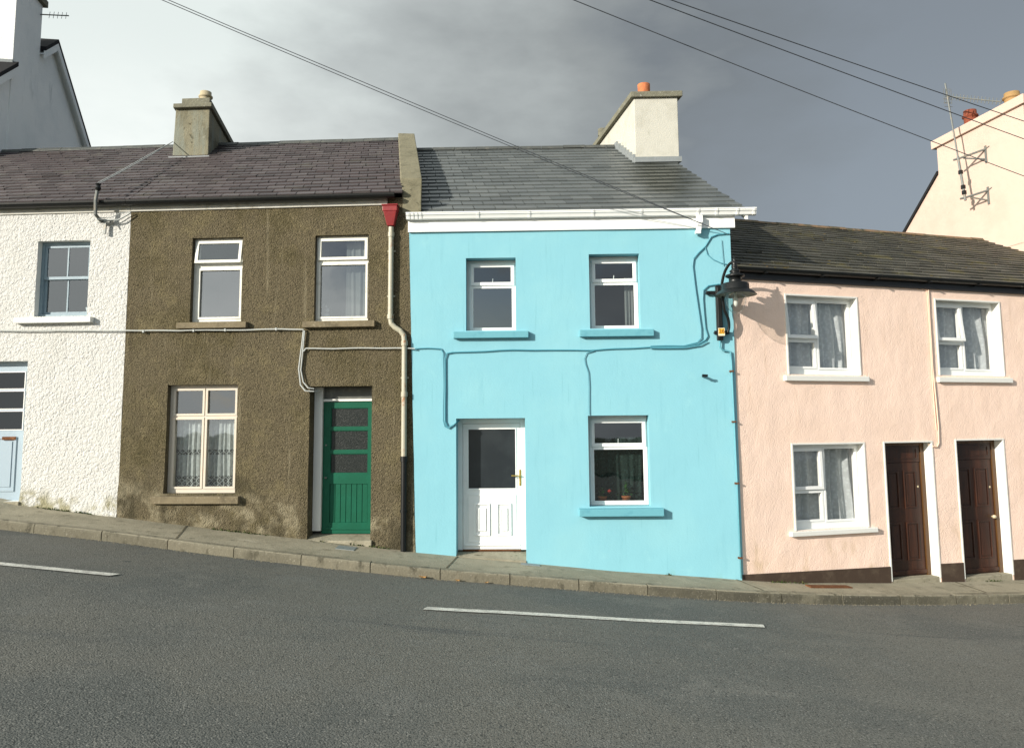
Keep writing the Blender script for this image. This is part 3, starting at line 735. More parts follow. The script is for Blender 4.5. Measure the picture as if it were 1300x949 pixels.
# windows of the brown house
def light_window(rt, h, mat, lights, fw=.05, dep=.09, vent=None, panes='glass', sash=True):
    x0, x1, z0, z1, r = h
    mb = MB(); frame_plate(mb, x0, x1, z0, z1, lights, r, r+dep)
    f = mb.build('window', mat, rt)
    mb = MB()
    for i, l in enumerate(lights):
        if vent is not None and i == vent[0]: continue
        if sash: mb.ring(l[0]-.022, l[1]+.022, l[2]-.022, l[3]+.022, .032, r-.012, r+.02)
        pane(f, l[0], l[1], l[2], l[3], r+.03, panes if isinstance(panes, str) else panes[i])
    if sash and len(mb.v): mb.build('sash', mat, f)
    if vent is not None:
        i, ang, w = vent; l = lights[i]
        # top hung vent, its bottom rail swung out towards the street
        zt_ = l[3]+.02; hgt = zt_-l[2]+.02
        pts = MB(); pts.ring(l[0]-.022, l[1]+.022, -hgt, 0, w, -.028, .012, wb=w)
        o = pts.build('vent_sash', mat, f); o.location = (0, r, zt_); o.rotation_euler = (-ang, 0, 0)
        g_ = MB(); ga, gb, gc, gd = l[0]-.022+w-.005, l[1]+.022-w+.005, -hgt+w-.005, -w+.005
        g_.quad((ga, -.008, gc), (gb, -.008, gc), (gb, -.008, gd), (ga, -.008, gd))
        p = g_.build('pane', panes if isinstance(panes, str) else panes[i], f, fix=False); p.location = (0, r, zt_); p.rotation_euler = (-ang, 0, 0)
    return f
h = hb[0]
f = light_window(B, h, 'old_frame', [(-3.43, -2.735, 4.60, 4.925), (-3.395, -2.735, 3.73, 4.49)], vent=(0, .16, .045), panes=['glass', 'glass_sky'])
sill(B, -3.66, -2.56, 3.548, 3.650, .09, 'old_sill', parent=f)
h = hb[1]
f = light_window(B, h, 'old_frame', [(-1.475, -.742, 4.62, 4.925), (-1.475, -.742, 3.705, 4.535)], vent=(0, .03, .045), panes=['glass', 'glass_sky'])
sill(B, -1.68, -.565, 3.532, 3.640, .09, 'old_sill', parent=f)
h = hb[2]
f = light_window(B, h, 'cream_frame', [(-3.725, -3.275, 2.235, 2.61), (-3.215, -2.76, 2.235, 2.61), (-3.725, -3.275, 1.125, 2.165), (-3.215, -2.76, 1.125, 2.165)])
sill(B, -3.952, -2.600, .892, 1.012, .10, 'old_sill', parent=f)
# green door
x0, x1, z0, z1, r = hb[3]
mb = MB(); mb.box(x0+.005, x0+.135, r-.05, r+.06, z0+.06, z1-.002); mb.box(x1-.030, x1-.004, r-.03, r+.06, z0+.03, z1-.002); mb.box(x0+.135, x1-.030, r-.02, r+.06, 2.415, 2.452)
df = mb.build('door_frame', 'white_paint', B, bevel=.004)
mb = MB(); mb.box(x0+.135, x1-.030, r+.02, r+.05, 2.452, z1-.002); mb.build('transom_board', 'dark_board', df)
lx0, lx1, lz0, lz1 = x0+.137, x1-.032, .412, 2.412
s1, s2 = lx0+.115, lx1-.085
lights = [(s1, s2, 2.02, 2.315), (s1, s2, 1.665, 1.970), (s1, s2, 1.315, 1.615)]
mb = MB(); y = r+.005
frame_plate(mb, lx0, lx1, lz0, lz1, lights + [(s1, s2, .575, 1.155)], y, y+.045)
npl = 7; wpl = (s2-s1)/npl
for i in range(npl): mb.box(s1+i*wpl+.004, s1+(i+1)*wpl-.004, y+.012, y+.03, .575, 1.155)
mb.box(s1, s2, y+.022, y+.032, .575, 1.155)
mb.box(lx0, lx1, y-.014, y, .47, .50)
d = mb.build('door', 'green_door', B, bevel=.003)
for l in lights: pane(d, *l, y+.022, 'frosted')
mb = MB()
for l in lights: mb.ring(l[0], l[1], l[2], l[3], .010, y+.008, y+.022)
mb.build('glazing_bead', 'green_door', d)
mb = MB(); mb.lathe(lx0+.055, y-.018, [(0, 1.235), (.016, 1.24), (.022, 1.25), (.016, 1.26), (0, 1.265)], 12); mb.tube([(lx0+.055, y, 1.25), (lx0+.055, y-.02, 1.25)], .008); mb.build('door_knob', 'galv', d)
mb = MB(); mb.tube([(lx0+.048, y+.002, 1.745), (lx0+.048, y-.008, 1.745)], .013, 12); mb.build('lock', 'galv', d)
mb = MB(); mb.hexa([(x0-.01, -.055, .20), (x1+.03, -.055, .10), (x1+.03, r+.1, .10), (x0-.01, r+.1, .20), (x0-.01, -.055, .352), (x1+.03, -.055, .345), (x1+.03, r+.1, .41), (x0-.01, r+.1, .41)])
mb.build('doorstep', 'concrete', B, bevel=.012)
# downpipe with red hopper
mb = MB()
for s_, (z_a, z_b, w) in enumerate(((5.30, 5.385, .115), (5.385, 5.41, .128))):
    mb.box(-.33-w, -.33+w, -.075-w*.75, -.075+.06, z_a, z_b)
mb.hexa([(-.38, -.115, 5.08), (-.275, -.115, 5.08), (-.275, -.02, 5.08), (-.38, -.02, 5.08), (-.43, -.16, 5.30), (-.225, -.16, 5.30), (-.225, -.02, 5.30), (-.43, -.02, 5.30)])
hop = None
pp = [(-.325, -.065, 5.07), (-.325, -.065, 3.66), (-.31, -.065, 3.57), (-.25, -.065, 3.51), (-.17, -.065, 3.46), (-.118, -.065, 3.39), (-.108, -.065, 3.29), (-.105, -.065, 1.55)]
pb = MB(); pb.tube(pp, .040, 12)
for x, z in ((-.325, 4.95), (-.325, 3.68), (-.107, 3.27), (-.105, 2.5)): pb.tube([(x, -.065, z-.035), (x, -.065, z+.035)], .050, 12)
for x, z in ((-.325, 4.7), (-.107, 2.75), (-.325, 4.0)): pb.box(x-.06, x+.06, -.03, -.005, z-.012, z+.012)
pipe = pb.build('downpipe', 'pipe_cream', B, smooth=False)
mb.build('hopper', 'red', pipe, bevel=.01)
mb = MB(); mb.tube([(-.105, -.065, 1.56), (-.103, -.065, .20)], .043, 12); mb.tube([(-.105, -.065, 1.50), (-.105, -.065, 1.58)], .053, 12)
mb.tube([(-.104, -.065, .76), (-.104, -.065, .80)], .052, 12)
mb.build('lower_pipe', 'black', pipe)
# curtains of the brown house
lab = 'white lace-hemmed half-curtain in the %s pane of the brown wall\'s ground-floor window'
curtain(-3.74, -3.262, 1.09, 2.20, .235, 'net_lace', 'br', lab % 'left lower', amp=.018, waves=6, seed=4)
curtain(-3.232, -2.745, 1.09, 2.20, .235, 'net_lace', 'br', lab % 'right lower', amp=.018, waves=6, seed=9)
curtain(-1.10, -.70, 3.66, 4.95, .26, 'curtain_pale', 'br', 'pale grey curtain drawn half way behind the brown house\'s upper right window', amp=.012, waves=4, seed=5, name='curtain')
mb = MB()
for i, (cx, cz, rr) in enumerate(((-1.42, 3.76, .05), (-1.41, 3.85, .035), (-1.43, 3.91, .022))): mb.lathe(cx, .30, [(0, cz-rr), (rr*.8, cz-rr*.6), (rr, cz), (rr*.7, cz+rr*.7), (0, cz+rr)], 12)
single(mb, 'figurine', 'jug', 'br', 'small pale ornament at the lower left inside the brown house\'s upper right window', 'ornament', smooth=True)

# =================================================================== BLUE HOUSE
U = root('blue_house', 'bl', 'bright turquoise-blue house with white window frames, white door and grey slate roof', 'house')
hu = [(.820, 1.582, 3.455, 4.575, .18), (2.700, 3.466, 3.466, 4.611, .18), (2.642, 3.547, .822, 2.158, .19), (.668, 1.700, .085, 2.132, .26)]
hu_wall = hu[:3] + [(.668, 1.700, -.25, 2.132, .26)]
xr = 4.86
def xo_u(x, z): return (-.055+.026*(5-z)+.008*noise.noise(Vector((0, z*2.3, 4)))) if x < .001 else 0.0
def yo_u(x, z): return -.014 - .007*noise.noise(Vector((x*.9, z*.9, 21))) - .003*noise.noise(Vector((x*3, z*3, 22)))
mb = MB(); front(mb, 0.0, xr, -.6, 5.14, hu_wall, .12, yo_u, xo_u)
mb.quad((xr, yo_u(xr, 0)+.002, -.6), (xr, .03, -.6), (xr, .03, 5.14), (xr, yo_u(xr, 5)+.002, 5.14))
shell(mb, 0, xr, -.6, 5.12, 7.66, 4.05, 8.2, SH['bl'], left=False, y0=.028)
mb.quad((.075, -.012, -.6), (.075, .03, -.6), (-.05, .03, 5.14), (-.05, -.012, 5.14))
mb.build('wall', ['blue_render', 'blue_render'], U, smooth=True)
rooms(U, hu)
rU = slate_roof(U, 'roof', .135, 5.10, -.12, 5.225, 4.05, 7.73, SH['bl'], .250, .33, 13, mats=('slate_grey', 'slate_base'), jitter=.45)
ridge(rU, .10, 5.10, 4.05, 7.765, SH['bl'], seed=3, r=.075)
mb = MB(); kk = SH['bl']
mb.hexa([(5.06+kk*-.1, -.1, 5.10), (5.10+kk*-.1, -.1, 5.10), (5.10+kk*4.05, 4.05, 7.63), (5.06+kk*4.05, 4.05, 7.63), (5.06+kk*-.1, -.1, 5.20), (5.10+kk*-.1, -.1, 5.20), (5.10+kk*4.05, 4.05, 7.72), (5.06+kk*4.05, 4.05, 7.72)])
mb.build('bargeboard', 'white_paint', rU)
mb = MB(); mb.box(-.065, 4.93, -.055, -.018, 4.985, 5.17); mb.box(-.065, 4.93, -.052, .02, 5.171, 5.19)
mb.build('fascia', 'upvc', U, bevel=.004)
# white ogee gutter with unions and brackets
mb = MB(); prof = [(-.062, 5.262), (-.062, 5.165), (-.10, 5.160), (-.130, 5.172), (-.140, 5.195), (-.150, 5.215), (-.166, 5.228), (-.170, 5.246), (-.178, 5.250), (-.178, 5.266), (-.168, 5.266)]
gx0, gx1 = -.085, 5.235
for (a, b) in zip(prof, prof[1:]): mb.quad((gx0, a[0], a[1]), (gx1, a[0], a[1]), (gx1, b[0], b[1]), (gx0, b[0], b[1]))
for x in (gx0, gx1):
    c = len(mb.v); mb.v += [(x, p[0], p[1]) for p in prof]; mb.f.append(tuple(range(c, c+len(prof)))); mb.mi.append(0); mb.tone.append(0.0)
gt = mb.build('gutter', 'upvc', U)
for x in (-.04, .02, .08, .14, 1.02, 1.80, 2.77, 3.50, 4.36, 4.64, 4.95, 5.20):
    mb = MB()
    for (a, b) in zip(prof[1:], prof[2:]):
        o1 = lambda p: (p[0]-.006, p[1]-.004)
        a_, b_ = o1(a), o1(b)
        mb.quad((x-.016, a_[0], a_[1]), (x+.016, a_[0], a_[1]), (x+.016, b_[0], b_[1]), (x-.016, b_[0], b_[1]))
        for s_ in (-.016, .016): mb.quad((x+s_, a_[0], a_[1]), (x+s_, b_[0], b_[1]), (x+s_, b[0], b[1]), (x+s_, a[0], a[1]))
    mb.build('gutter_union', 'upvc', gt)
mb = MB(); mb.box(4.335, 4.425, -.155, -.075, 5.05, 5.160); mb.hexa([(4.33, -.13, 4.93), (4.40, -.13, 4.93), (4.40, -.06, 4.93), (4.33, -.06, 4.93), (4.345, -.145, 5.05), (4.415, -.145, 5.05), (4.415, -.08, 5.05), (4.345, -.08, 5.05)])
mb.box(4.315, 4.395, -.135, -.055, 4.885, 4.93)
mb.build('gutter_outlet', 'upvc', gt, bevel=.004)
# chimney: long stack on the gable
k = SH['bl']; q = lambda x, y, z: (x+k*y, y, z)
mb = MB(); mb.box(4.345, 5.18, 2.80, 5.55, 6.3, 8.27, k=k); ch = mb.build('chimney', 'chimney_white', U, bevel=.012)
mb = MB(); mb.box(4.27, 5.26, 2.74, 5.64, 8.272, 8.385, k=k); mb.build('chimney_cap', 'cap', ch, bevel=.012)
mb = MB(); mb.box(4.31, 5.19, 2.70, 2.798, 6.97, 7.07, k=k)
for i in range(7):
    a = 2.8+i*.18; mb.box(4.30, 4.343, a, a+.18, 6.93+.606*(a-2.8), 7.16+.606*(a-2.8), k=k)
mb.build('flashing', 'lead', ch)
mb = MB(); cxp = 4.60+k*2.98; mb.lathe(cxp, 2.98, [(.125, 8.385), (.120, 8.50), (.122, 8.615), (.100, 8.625), (.10, 8.50)], 20); mb.build('chimney_pot', 'terracotta', ch, smooth=True)
mb = MB(); cxp = 4.36+k*5.1; mb.lathe(cxp, 5.1, [(.10, 8.385), (.095, 8.50), (.10, 8.54), (.08, 8.55)], 16); mb.build('chimney_pot', 'cap', ch, smooth=True)

def upvc_window(rt, h, vent_open=False, panes=('glass', 'glass')):
    x0, x1, z0, z1, r = h; a, b, c, d = x0+.035, x1-.004, z0+.004, z1-.04
    w = .05; W_ = b-a; H_ = d-c
    zt_ = d-H_*.315
    mb = MB(); mb.ring(a, b, c, d, .042, r, r+.06); mb.box(a+.042, b-.042, r, r+.06, zt_-.042, zt_)
    f = mb.build('window', 'upvc', rt, bevel=.004)
    # packing strip between frame and reveal
    mb = MB(); mb.box(x0, a, r+.02, r+.05, z0, z1); mb.box(a, x1, r+.02, r+.05, d, z1); mb.build('packing', 'upvc', f)
    mb = MB(); mb.ring(a+.022, b-.022, zt_-.018, d-.02, .052, r-.022, r+.03); mb.build('vent_sash', 'upvc', f, bevel=.005)
    mb = MB(); mb.ring(a+.040, b-.040, c+.040, zt_-.040, .022, r-.004, r+.03); mb.build('glazing_bead', 'upvc', f, bevel=.003)
    pane(f, a+.074, b-.074, zt_+.034, d-.072, r+.0, panes[0]); pane(f, a+.062, b-.062, c+.062, zt_-.062, r+.018, panes[1])
    mb = MB(); xm = (a+b)/2; mb.tube([(xm, r+.05, zt_+.02), (xm+.004, r+.05, zt_+.10)], .007, 6); mb.build('handle', 'upvc', f)
    return f
f = upvc_window(U, hu[0], panes=('glass', 'glass_sky')); sill(U, .632, 1.769, 3.333, 3.446, .10, 'blue_paint', y1=.16, parent=f)
f = upvc_window(U, hu[1]); sill(U, 2.537, 3.650, 3.336, 3.452, .10, 'blue_paint', y1=.16, parent=f)
f = upvc_window(U, hu[2]); sill(U, 2.485, 3.720, .688, .808, .13, 'blue_paint', y1=.16, parent=f)
# white door
x0, x1, z0, z1, r = hu[3]
mb = MB(); mb.box(x0, x0+.075, r, r+.07, .165, z1-.001); mb.box(x1-.075, x1, r, r+.07, .165, z1-.001); mb.box(x0+.075, x1-.075, r, r+.07, z1-.075, z1-.001)
df = mb.build('door_frame', 'upvc', U, bevel=.004)
a, b, c, d_ = x0+.08, x1-.08, .175, z1-.08
gl = (.826, 1.553, 1.072, 1.972)
mb = MB(); frame_plate(mb, a, b, c, d_, [gl], r+.008, r+.05)
mb.ring(gl[0]-.012, gl[1]+.012, gl[2]-.012, gl[3]+.012, .018, r-.004, r+.012)
# recessed lower field with two raised mouldings
mb.ring(gl[0]-.004, gl[1]+.004, .275, .985, .012, r-.003, r+.008)
for (u0, u1) in ((.918, 1.155), (1.258, 1.480)):
    mb.ring(u0, u1, .375, .855, .022, r-.012, r+.008); mb.ring(u0+.06, u1-.06, .445, .785, .014, r-.012, r+.008)
    mb.box(u0+.074, u1-.074, r-.004, r+.008, .459, .771)
mb.box(a+.02, b-.01, r-.012, r+.008, .225, .240)
d = mb.build('door', 'upvc', U, bevel=.004)
pane(d, *gl, r+.02, 'door_glass')
mb = MB(); mb.box(1.603, 1.633, r-.008, r+.008, 1.115, 1.355); mb.tube([(1.618, r-.006, 1.265), (1.618, r-.045, 1.265), (1.605, r-.052, 1.265), (1.485, r-.052, 1.268)], .010, 8); mb.tube([(1.618, r-.004, 1.16), (1.618, r-.014, 1.16)], .010, 8)
mb.build('handle', 'brass', d, bevel=.003)
mb = MB(); mb.box(a, b, r-.012, r+.06, .150, .168); mb.build('threshold', 'rust', d)
mb = MB(); mb.hexa([(x0-.0, .0, -.2), (x1, .0, -.2), (x1, r+.1, -.2), (x0, r+.1, -.2), (x0, -.03, .118), (x1, -.03, .045), (x1, r+.1, .148), (x0, r+.1, .148)]); mb.build('doorstep', 'concrete', U)
# net behind the ground floor window, curtain upstairs
curtain(2.68, 3.52, .85, 1.83, .36, 'net_dark', 'bl', 'dim green-grey net curtain inside the blue house\'s ground-floor window', amp=.012, waves=7, seed=3)
curtain(3.27, 3.42, 3.50, 4.30, .31, 'curtain_pale', 'bl', 'narrow pale curtain at the right side of the blue house\'s upper right window', amp=.012, waves=3, seed=8, name='curtain')
def plant(x, y, z, hgt, spread, flowers, label, seed):
    rnd = random.Random(seed); rt = empty('potted_plant', to_world('bl', (x, y, z)), FR['bl'][1]); tag(rt, label, 'plant')
    mb = MB(); mb.lathe(0, 0, [(0, 0), (.05, 0), (.065, .09), (.072, .09), (.072, .105), (.06, .105), (0, .095)], 16); mb.build('pot', 'terracotta', rt, smooth=True)
    mb = MB()
    for i in range(70):
        a = rnd.uniform(0, 6.28); e = rnd.uniform(.2, 1.4); L_ = rnd.uniform(.35, 1)*hgt
        c = Vector((math.cos(a)*math.cos(e)*spread*rnd.random(), .5*math.sin(a)*math.cos(e)*spread, .10+L_*math.sin(e)))
        u = Vector((math.cos(a), math.sin(a)*.6, rnd.uniform(-.4, .8))).normalized(); v = u.cross(Vector((0, 0, 1))).normalized(); s_ = rnd.uniform(.018, .04)
        mb.quad(c-u*s_, c-v*s_*.5, c+u*s_, c+v*s_*.5)
    mb.build('foliage', 'leaf_green', rt, fix=False)
    if flowers:
        mb = MB()
        for i in range(1):
            cx, cz = rnd.uniform(-spread, spread)*.8, .10+rnd.uniform(.3, .8)*hgt
            mb.lathe(cx, -.04, [(0, cz-.03), (.035, cz), (.02, cz+.02), (0, cz+.03)], 8)
        mb.build('flower', 'flower', rt)
mb = MB(); mb.box(2.65, 3.54, .225, .355, .80, .842); mb.build('window_board', 'upvc', U)
plant(2.86, .29, .842, .14, .14, True, 'low red-flowering plant in a clay pot inside the blue house\'s ground-floor window', 1)
plant(3.22, .29, .842, .22, .17, False, 'bushy green plant in a clay pot inside the blue house\'s ground-floor window', 2)

# =================================================================== PINK HOUSE
K = root('pink_house', 'pk', 'low pale pink house with two dark brown doors and a mossy slate roof', 'house')
PX1 = 9.35
hk = [(.953, 2.268, 2.768, 3.995, .135), (3.860, 5.215, 2.786, 4.035, .135), (.950, 2.257, .418, 1.695, .135), (2.656, 3.584, -.43, 1.700, .17), (4.090, 5.078, -.48, 1.718, .17),
      (6.3, 7.6, 2.78, 4.03, .135)]
def yo_p(x, z): return -.008*noise.noise(Vector((x*.8, z*.8, 31))) - .003*noise.noise(Vector((x*3, z*3, 32)))
mb = MB(); front(mb, -.03, PX1, -1.1, 4.25, [h if h[2] > 0 else (h[0], h[1], -.95, h[3], h[4]) for h in hk], .15, yo_p)
shell(mb, 0, PX1+.2, -1.1, 4.22, 6.22, 4.1, 8.3, SH['pk'], left=False)
mb.build('wall', ['pink_render', 'white_paint'], K, smooth=True)
rooms(K, hk)
rK = slate_roof(K, 'roof', .035, PX1+.02, -.14, 4.34, 4.1, 6.33, SH['pk'], .235, .30, 14, mats=('slate_moss', 'slate_base'), jitter=1.3)
ridge(rK, .06, PX1, 4.1, 6.35, SH['pk'], mat='ridge_clay', seed=5, r=.06)
# moss lumps on the slates and along the ridge
rnd = random.Random(5); mb = MB()
for i in range(420):
    x = rnd.uniform(.1, PX1-.05); t = rnd.random()**(.35 if i % 2 else 1.5); yy = -.1+4.1*t; zz = 4.34+1.99*(yy+.14)/4.24+.022
    if noise.noise(Vector((x*.8, yy*.8, 3))) < .05: continue
    r_ = rnd.uniform(.008, .03); X = x+SH['pk']*yy
    ring_ = [(X+r_*1.6*math.cos(a), yy+r_*math.sin(a)*.9, zz+.47*r_*math.sin(a)*.9) for a in (0, 1.26, 2.5, 3.77, 5.03)]
    for j in range(5): mb.tri(ring_[j], ring_[(j+1) % 5], (X, yy, zz+r_*.45))
mb.build('moss', 'moss', rK)
mb = MB(); mb.box(-.0, PX1, -.045, .0, 4.205, 4.36); mb.build('fascia', 'black_fascia', K)
gutter(K, -.0, PX1, 4.372, .105, 'black', r=.06, nbr=9)
mb = MB(); kp = SH['pk']
for i in range(10):
    a = -.14+i*.424; b = a+.424; z_ = lambda y: 4.36+.4694*(y+.14)
    mb.hexa([(PX1-.24+kp*a, a, z_(a)+.025), (PX1+.03+kp*a, a, z_(a)+.025), (PX1+.03+kp*b, b, z_(b)+.025), (PX1-.24+kp*b, b, z_(b)+.025), (PX1-.24+kp*a, a, z_(a)+.035), (PX1+.03+kp*a, a, z_(a)+.16), (PX1+.03+kp*b, b, z_(b)+.16), (PX1-.24+kp*b, b, z_(b)+.035)])
mb.build('flashing', 'lead', rK)
# dark plinth between the openings
for a, b in ((-.02, 2.630), (3.612, 4.066), (5.104, PX1)):
    mb = MB(); n = max(1, int((b-a)/.4))
    for i in range(n):
        u0 = a+(b-a)*i/n; u1 = a+(b-a)*(i+1)/n; zt_ = lambda x: -.166-.0143*x
        mb.hexa([(u0, -.016, -1.1), (u1, -.016, -1.1), (u1, .01, -1.1), (u0, .01, -1.1), (u0, -.016, zt_(u0)), (u1, -.016, zt_(u1)), (u1, .01, zt_(u1)), (u0, .01, zt_(u0))])
    mb.build('plinth', 'plinth', K)
# painted white margins round the openings
for h in hk: 
    mb = MB(); x0, x1, z0, z1, r = h; w = .022; y0 = -.012; y1 = .006
    mb.box(x0-w, x0+.001, y0, y1, z0, z1+w); mb.box(x1-.001, x1+w, y0, y1, z0, z1+w); mb.box(x0, x1, y0, y1, z1-.001, z1+w)
    mb.build('painted_margin', 'white_paint', K)
def pink_window(h, vent_ang, cl):
    x0, x1, z0, z1, r = h; xm = x0+(x1-x0)*.475; zt_ = z0+(z1-z0)*.45
    fw = .05
    L1 = [(x0+fw+.02, xm-.03, zt_+.035, z1-fw-.025), (x0+fw+.02, xm-.03, z0+fw+.075, zt_-.03), (xm+.035, x1-fw-.015, z0+fw+.06, z1-fw-.015)]
    f = light_window(K, h, 'upvc', L1, dep=.07, vent=(0, vent_ang, .05), panes='glass_clear')
    curtain(x0-.06, x1+.22, z0+.03, z1+.02, r+.135, 'net_blue', 'pk', cl, amp=.030, waves=8, seed=int(x0*7+z0))
    return f
f = pink_window(hk[0], .09, 'gathered bluish net curtain in the pink house\'s upper window nearest the street lamp'); sill(K, .852, 2.400, 2.664, 2.757, .06, 'white_paint', parent=f, y1=.17)
f = pink_window(hk[1], .11, 'bluish net curtain in the pink house\'s upper window above the two brown doors'); sill(K, 3.782, 5.345, 2.668, 2.760, .06, 'white_paint', parent=f, y1=.17)
f = pink_window(hk[2], .02, 'gathered bluish net curtain in the pink house\'s only ground-floor window'); sill(K, .830, 2.400, .336, .418, .06, 'white_paint', parent=f, y1=.17)
f = light_window(K, hk[5], 'upvc', [(6.37, 6.95, 2.86, 3.97), (7.02, 7.54, 2.86, 3.97)], dep=.07); sill(K, 6.2, 7.7, 2.668, 2.760, .09, 'white_paint', parent=f, y1=.17)
def brown_door(h, knob):
    x0, x1, z0, z1, r = h; zf = z0
    mb = MB(); fw = .05
    mb.box(x0, x0+fw, r-.01, r+.07, zf, z1-.001); mb.box(x1-.075, x1, r-.01, r+.07, zf, z1-.001); mb.box(x0+fw, x1-.075, r-.01, r+.07, z1-.05, z1-.001)
    df = mb.build('door_frame', 'brown_frame', K, bevel=.004)
    a, b = x0+fw+.002, x1-.077; zt_ = z1-.32; y = r+.015; W_ = b-a
    mb = MB(); mb.box(a, b, y-.01, y+.03, zt_, z1-.052); mb.ring(a+.06, b-.06, zt_+.05, z1-.09, .02, y-.02, y-.01); mb.build('transom_panel', 'brown_door', df)
    mb = MB(); mb.box(a, b, y, y+.035, zf+.02, zt_-.004)
    H_ = zt_-zf
    pw = (W_-.30)/2
    for (u, w) in ((a+.10, pw), (a+.20+pw, pw)):
        for (c, d_) in ((zf+.26, zf+.26+H_*.33), (zf+.26+H_*.33+.22, zt_-.14)):
            mb.ring(u, u+w, c, d_, .026, y-.014, y+.001); mb.box(u+.05, u+w-.05, y-.010, y+.001, c+.05, d_-.05)
    mb.box(a, b, y-.02, y, zf+.045, zf+.11)
    d = mb.build('door', 'brown_door', K, bevel=.005)
    if knob:
        mb = MB(); mb.tube([(b-.07, y, zf+.93), (b-.07, y-.03, zf+.93)], .014, 10); mb.lathe(b-.07, y-.05, [(0, zf+.897), (.026, zf+.908), (.034, zf+.93), (.026, zf+.952), (0, zf+.963)], 14); mb.build('door_knob', 'knob', d, smooth=True)
    mb = MB(); mb.box(b-.085, b-.055, y-.006, y+.001, zf+1.40, zf+1.43); mb.build('lock', 'knob', d)
    zc = -.345-.05*(x0-1.03)
    mb = MB(); mb.box(x0+.0, x1, .0, r+.1, -.9, zf+.018); mb.build('doorstep', 'concrete', K, bevel=.01)
brown_door(hk[3], False); brown_door(hk[4], True)

# =================================================================== TALL HOUSE (left, uphill)
# frame: along the gable plane; y runs uphill from the street, x = 0 on the gable, negative to the left
GX, GY = -10.310, 12.5626
FR['gl'] = ((GX, GY), DP*-1.0)     # local y points along the party-wall direction
T = root('tall_house', 'gl', 'tall pale grey gabled house rising above the white house roof at top left', 'house')
# local coords: x right (perpendicular to gable), y along the gable
def gl(Yw): return (Yw-GY)/math.cos(DP)
yr_ = gl(18.67); zr_ = 11.45; sl = .765; ya, yb = gl(15.95), gl(24.1)
ze, zk = zr_-sl*(yr_-ya), zr_-sl*(yb-yr_)          # front and rear eaves
hT = [(-2.2, -1.2, 6.6, 8.1, .12), (-2.2, -1.2, 3.0, 4.6, .12), (-5.4, -4.4, 6.6, 8.1, .12)]
mb = MB(); front(mb, -7, 0, .3, ze, hT, .6); mb.v = [(v[0], v[1]+ya, v[2]) for v in mb.v]; mb.mi = [0]*len(mb.f)
for x in (0, -7):
    mb.quad((x, ya, .3), (x, yr_, .3), (x, yr_, zr_), (x, ya, ze)); mb.quad((x, yr_, .3), (x, yb, .3), (x, yb, zk), (x, yr_, zr_))
mb.quad((-7, yb, .3), (0, yb, .3), (0, yb, zk), (-7, yb, zk))
mb.build('wall', 'grey_white_render', T)
for h in hT:
    g_ = MB(); g_.ring(h[0], h[1], h[2], h[3], .06, ya+.10, ya+.16); g_.box(h[0]+.06, h[1]-.06, ya+.10, ya+.16, (h[2]+h[3])/2-.02, (h[2]+h[3])/2+.02)
    f = g_.build('window', 'upvc', T)
    g_ = MB(); g_.quad((h[0]+.05, ya+.13, h[2]+.05), (h[1]-.05, ya+.13, h[2]+.05), (h[1]-.05, ya+.13, h[3]-.05), (h[0]+.05, ya+.13, h[3]-.05)); g_.build('pane', 'frosted', f)
# roof with a verge overhanging the gable, interrupted by the chimney
ca, cb = gl(16.72), gl(18.0)
mb = MB(); ov = .16; th = .10; zg = lambda y: zr_-sl*abs(y-yr_)+.03
for x0_, x1_, y0_, y1_ in ((-7.1, -.02, yr_, ya-.15), (-7.1, -.02, yr_, yb+.15), (-.02, ov, yr_, yb+.15), (-.02, ov, yr_, cb+.002), (-.02, ov, ca-.002, ya-.15)):
    p = [(x0_, y0_, zg(y0_)), (x1_, y0_, zg(y0_)), (x1_, y1_, zg(y1_)), (x0_, y1_, zg(y1_))]
    mb.hexa(p + [(a_, b_, c_+th) for a_, b_, c_ in p])
rT = mb.build('roof', 'slate_base', T)
mb = MB()
for y0_, y1_ in ((yr_, yb+.15), (yr_, cb+.002), (ca-.002, ya-.15)):
    za_, zb_ = zg(y0_)-.19, zg(y1_)-.19
    p = [(ov-.045, y0_, za_), (ov-.005, y0_, za_), (ov-.005, y1_, zb_), (ov-.045, y1_, zb_)]
    mb.hexa(p + [(a_, b_, c_+.185) for a_, b_, c_ in p])
    p = [(0.0, y0_, za_+.10), (ov-.046, y0_, za_+.10), (ov-.046, y1_, zb_+.10), (0.0, y1_, zb_+.10)]
    mb.hexa(p + [(a_, b_, c_+.02) for a_, b_, c_ in p])
mb.build('bargeboard', 'grey_white_render', rT)
mb = MB(); mb.box(-1.0, .03, ca, cb, 8.0, 12.06); ch = mb.build('chimney', 'grey_white_render', T)
mb = MB(); mb.box(-1.06, .12, ca-.09, cb+.09, 12.062, 12.22); mb.build('chimney_cap', 'cap', ch, bevel=.01)
mb = MB(); mb.box(-1.04, .05, ca-.05, ca-.002, 10.02, 10.10); mb.build('flashing', 'lead', ch)
pot(ch, -.3, (ca+cb)/2, 12.22, .12, .4, 'pot_cream')
ab = root('tv_aerial', 'gl', 'small television aerial pointing right from the tall house chimney at top left', 'aerial')
mb = MB(); pb0 = Vector((.03, cb-.1, 11.80)); dr = Vector((1, .05, .05)).normalized(); mb.tube([pb0-dr*.05, pb0+dr*.62], .014, 6)
for i in range(5): pp_ = pb0+dr*(.2+i*.09); mb.tube([pp_+Vector((0, -.02, -.09)), pp_+Vector((0, .02, .09))], .006, 5)
mb.build('antenna', 'galv', ab)

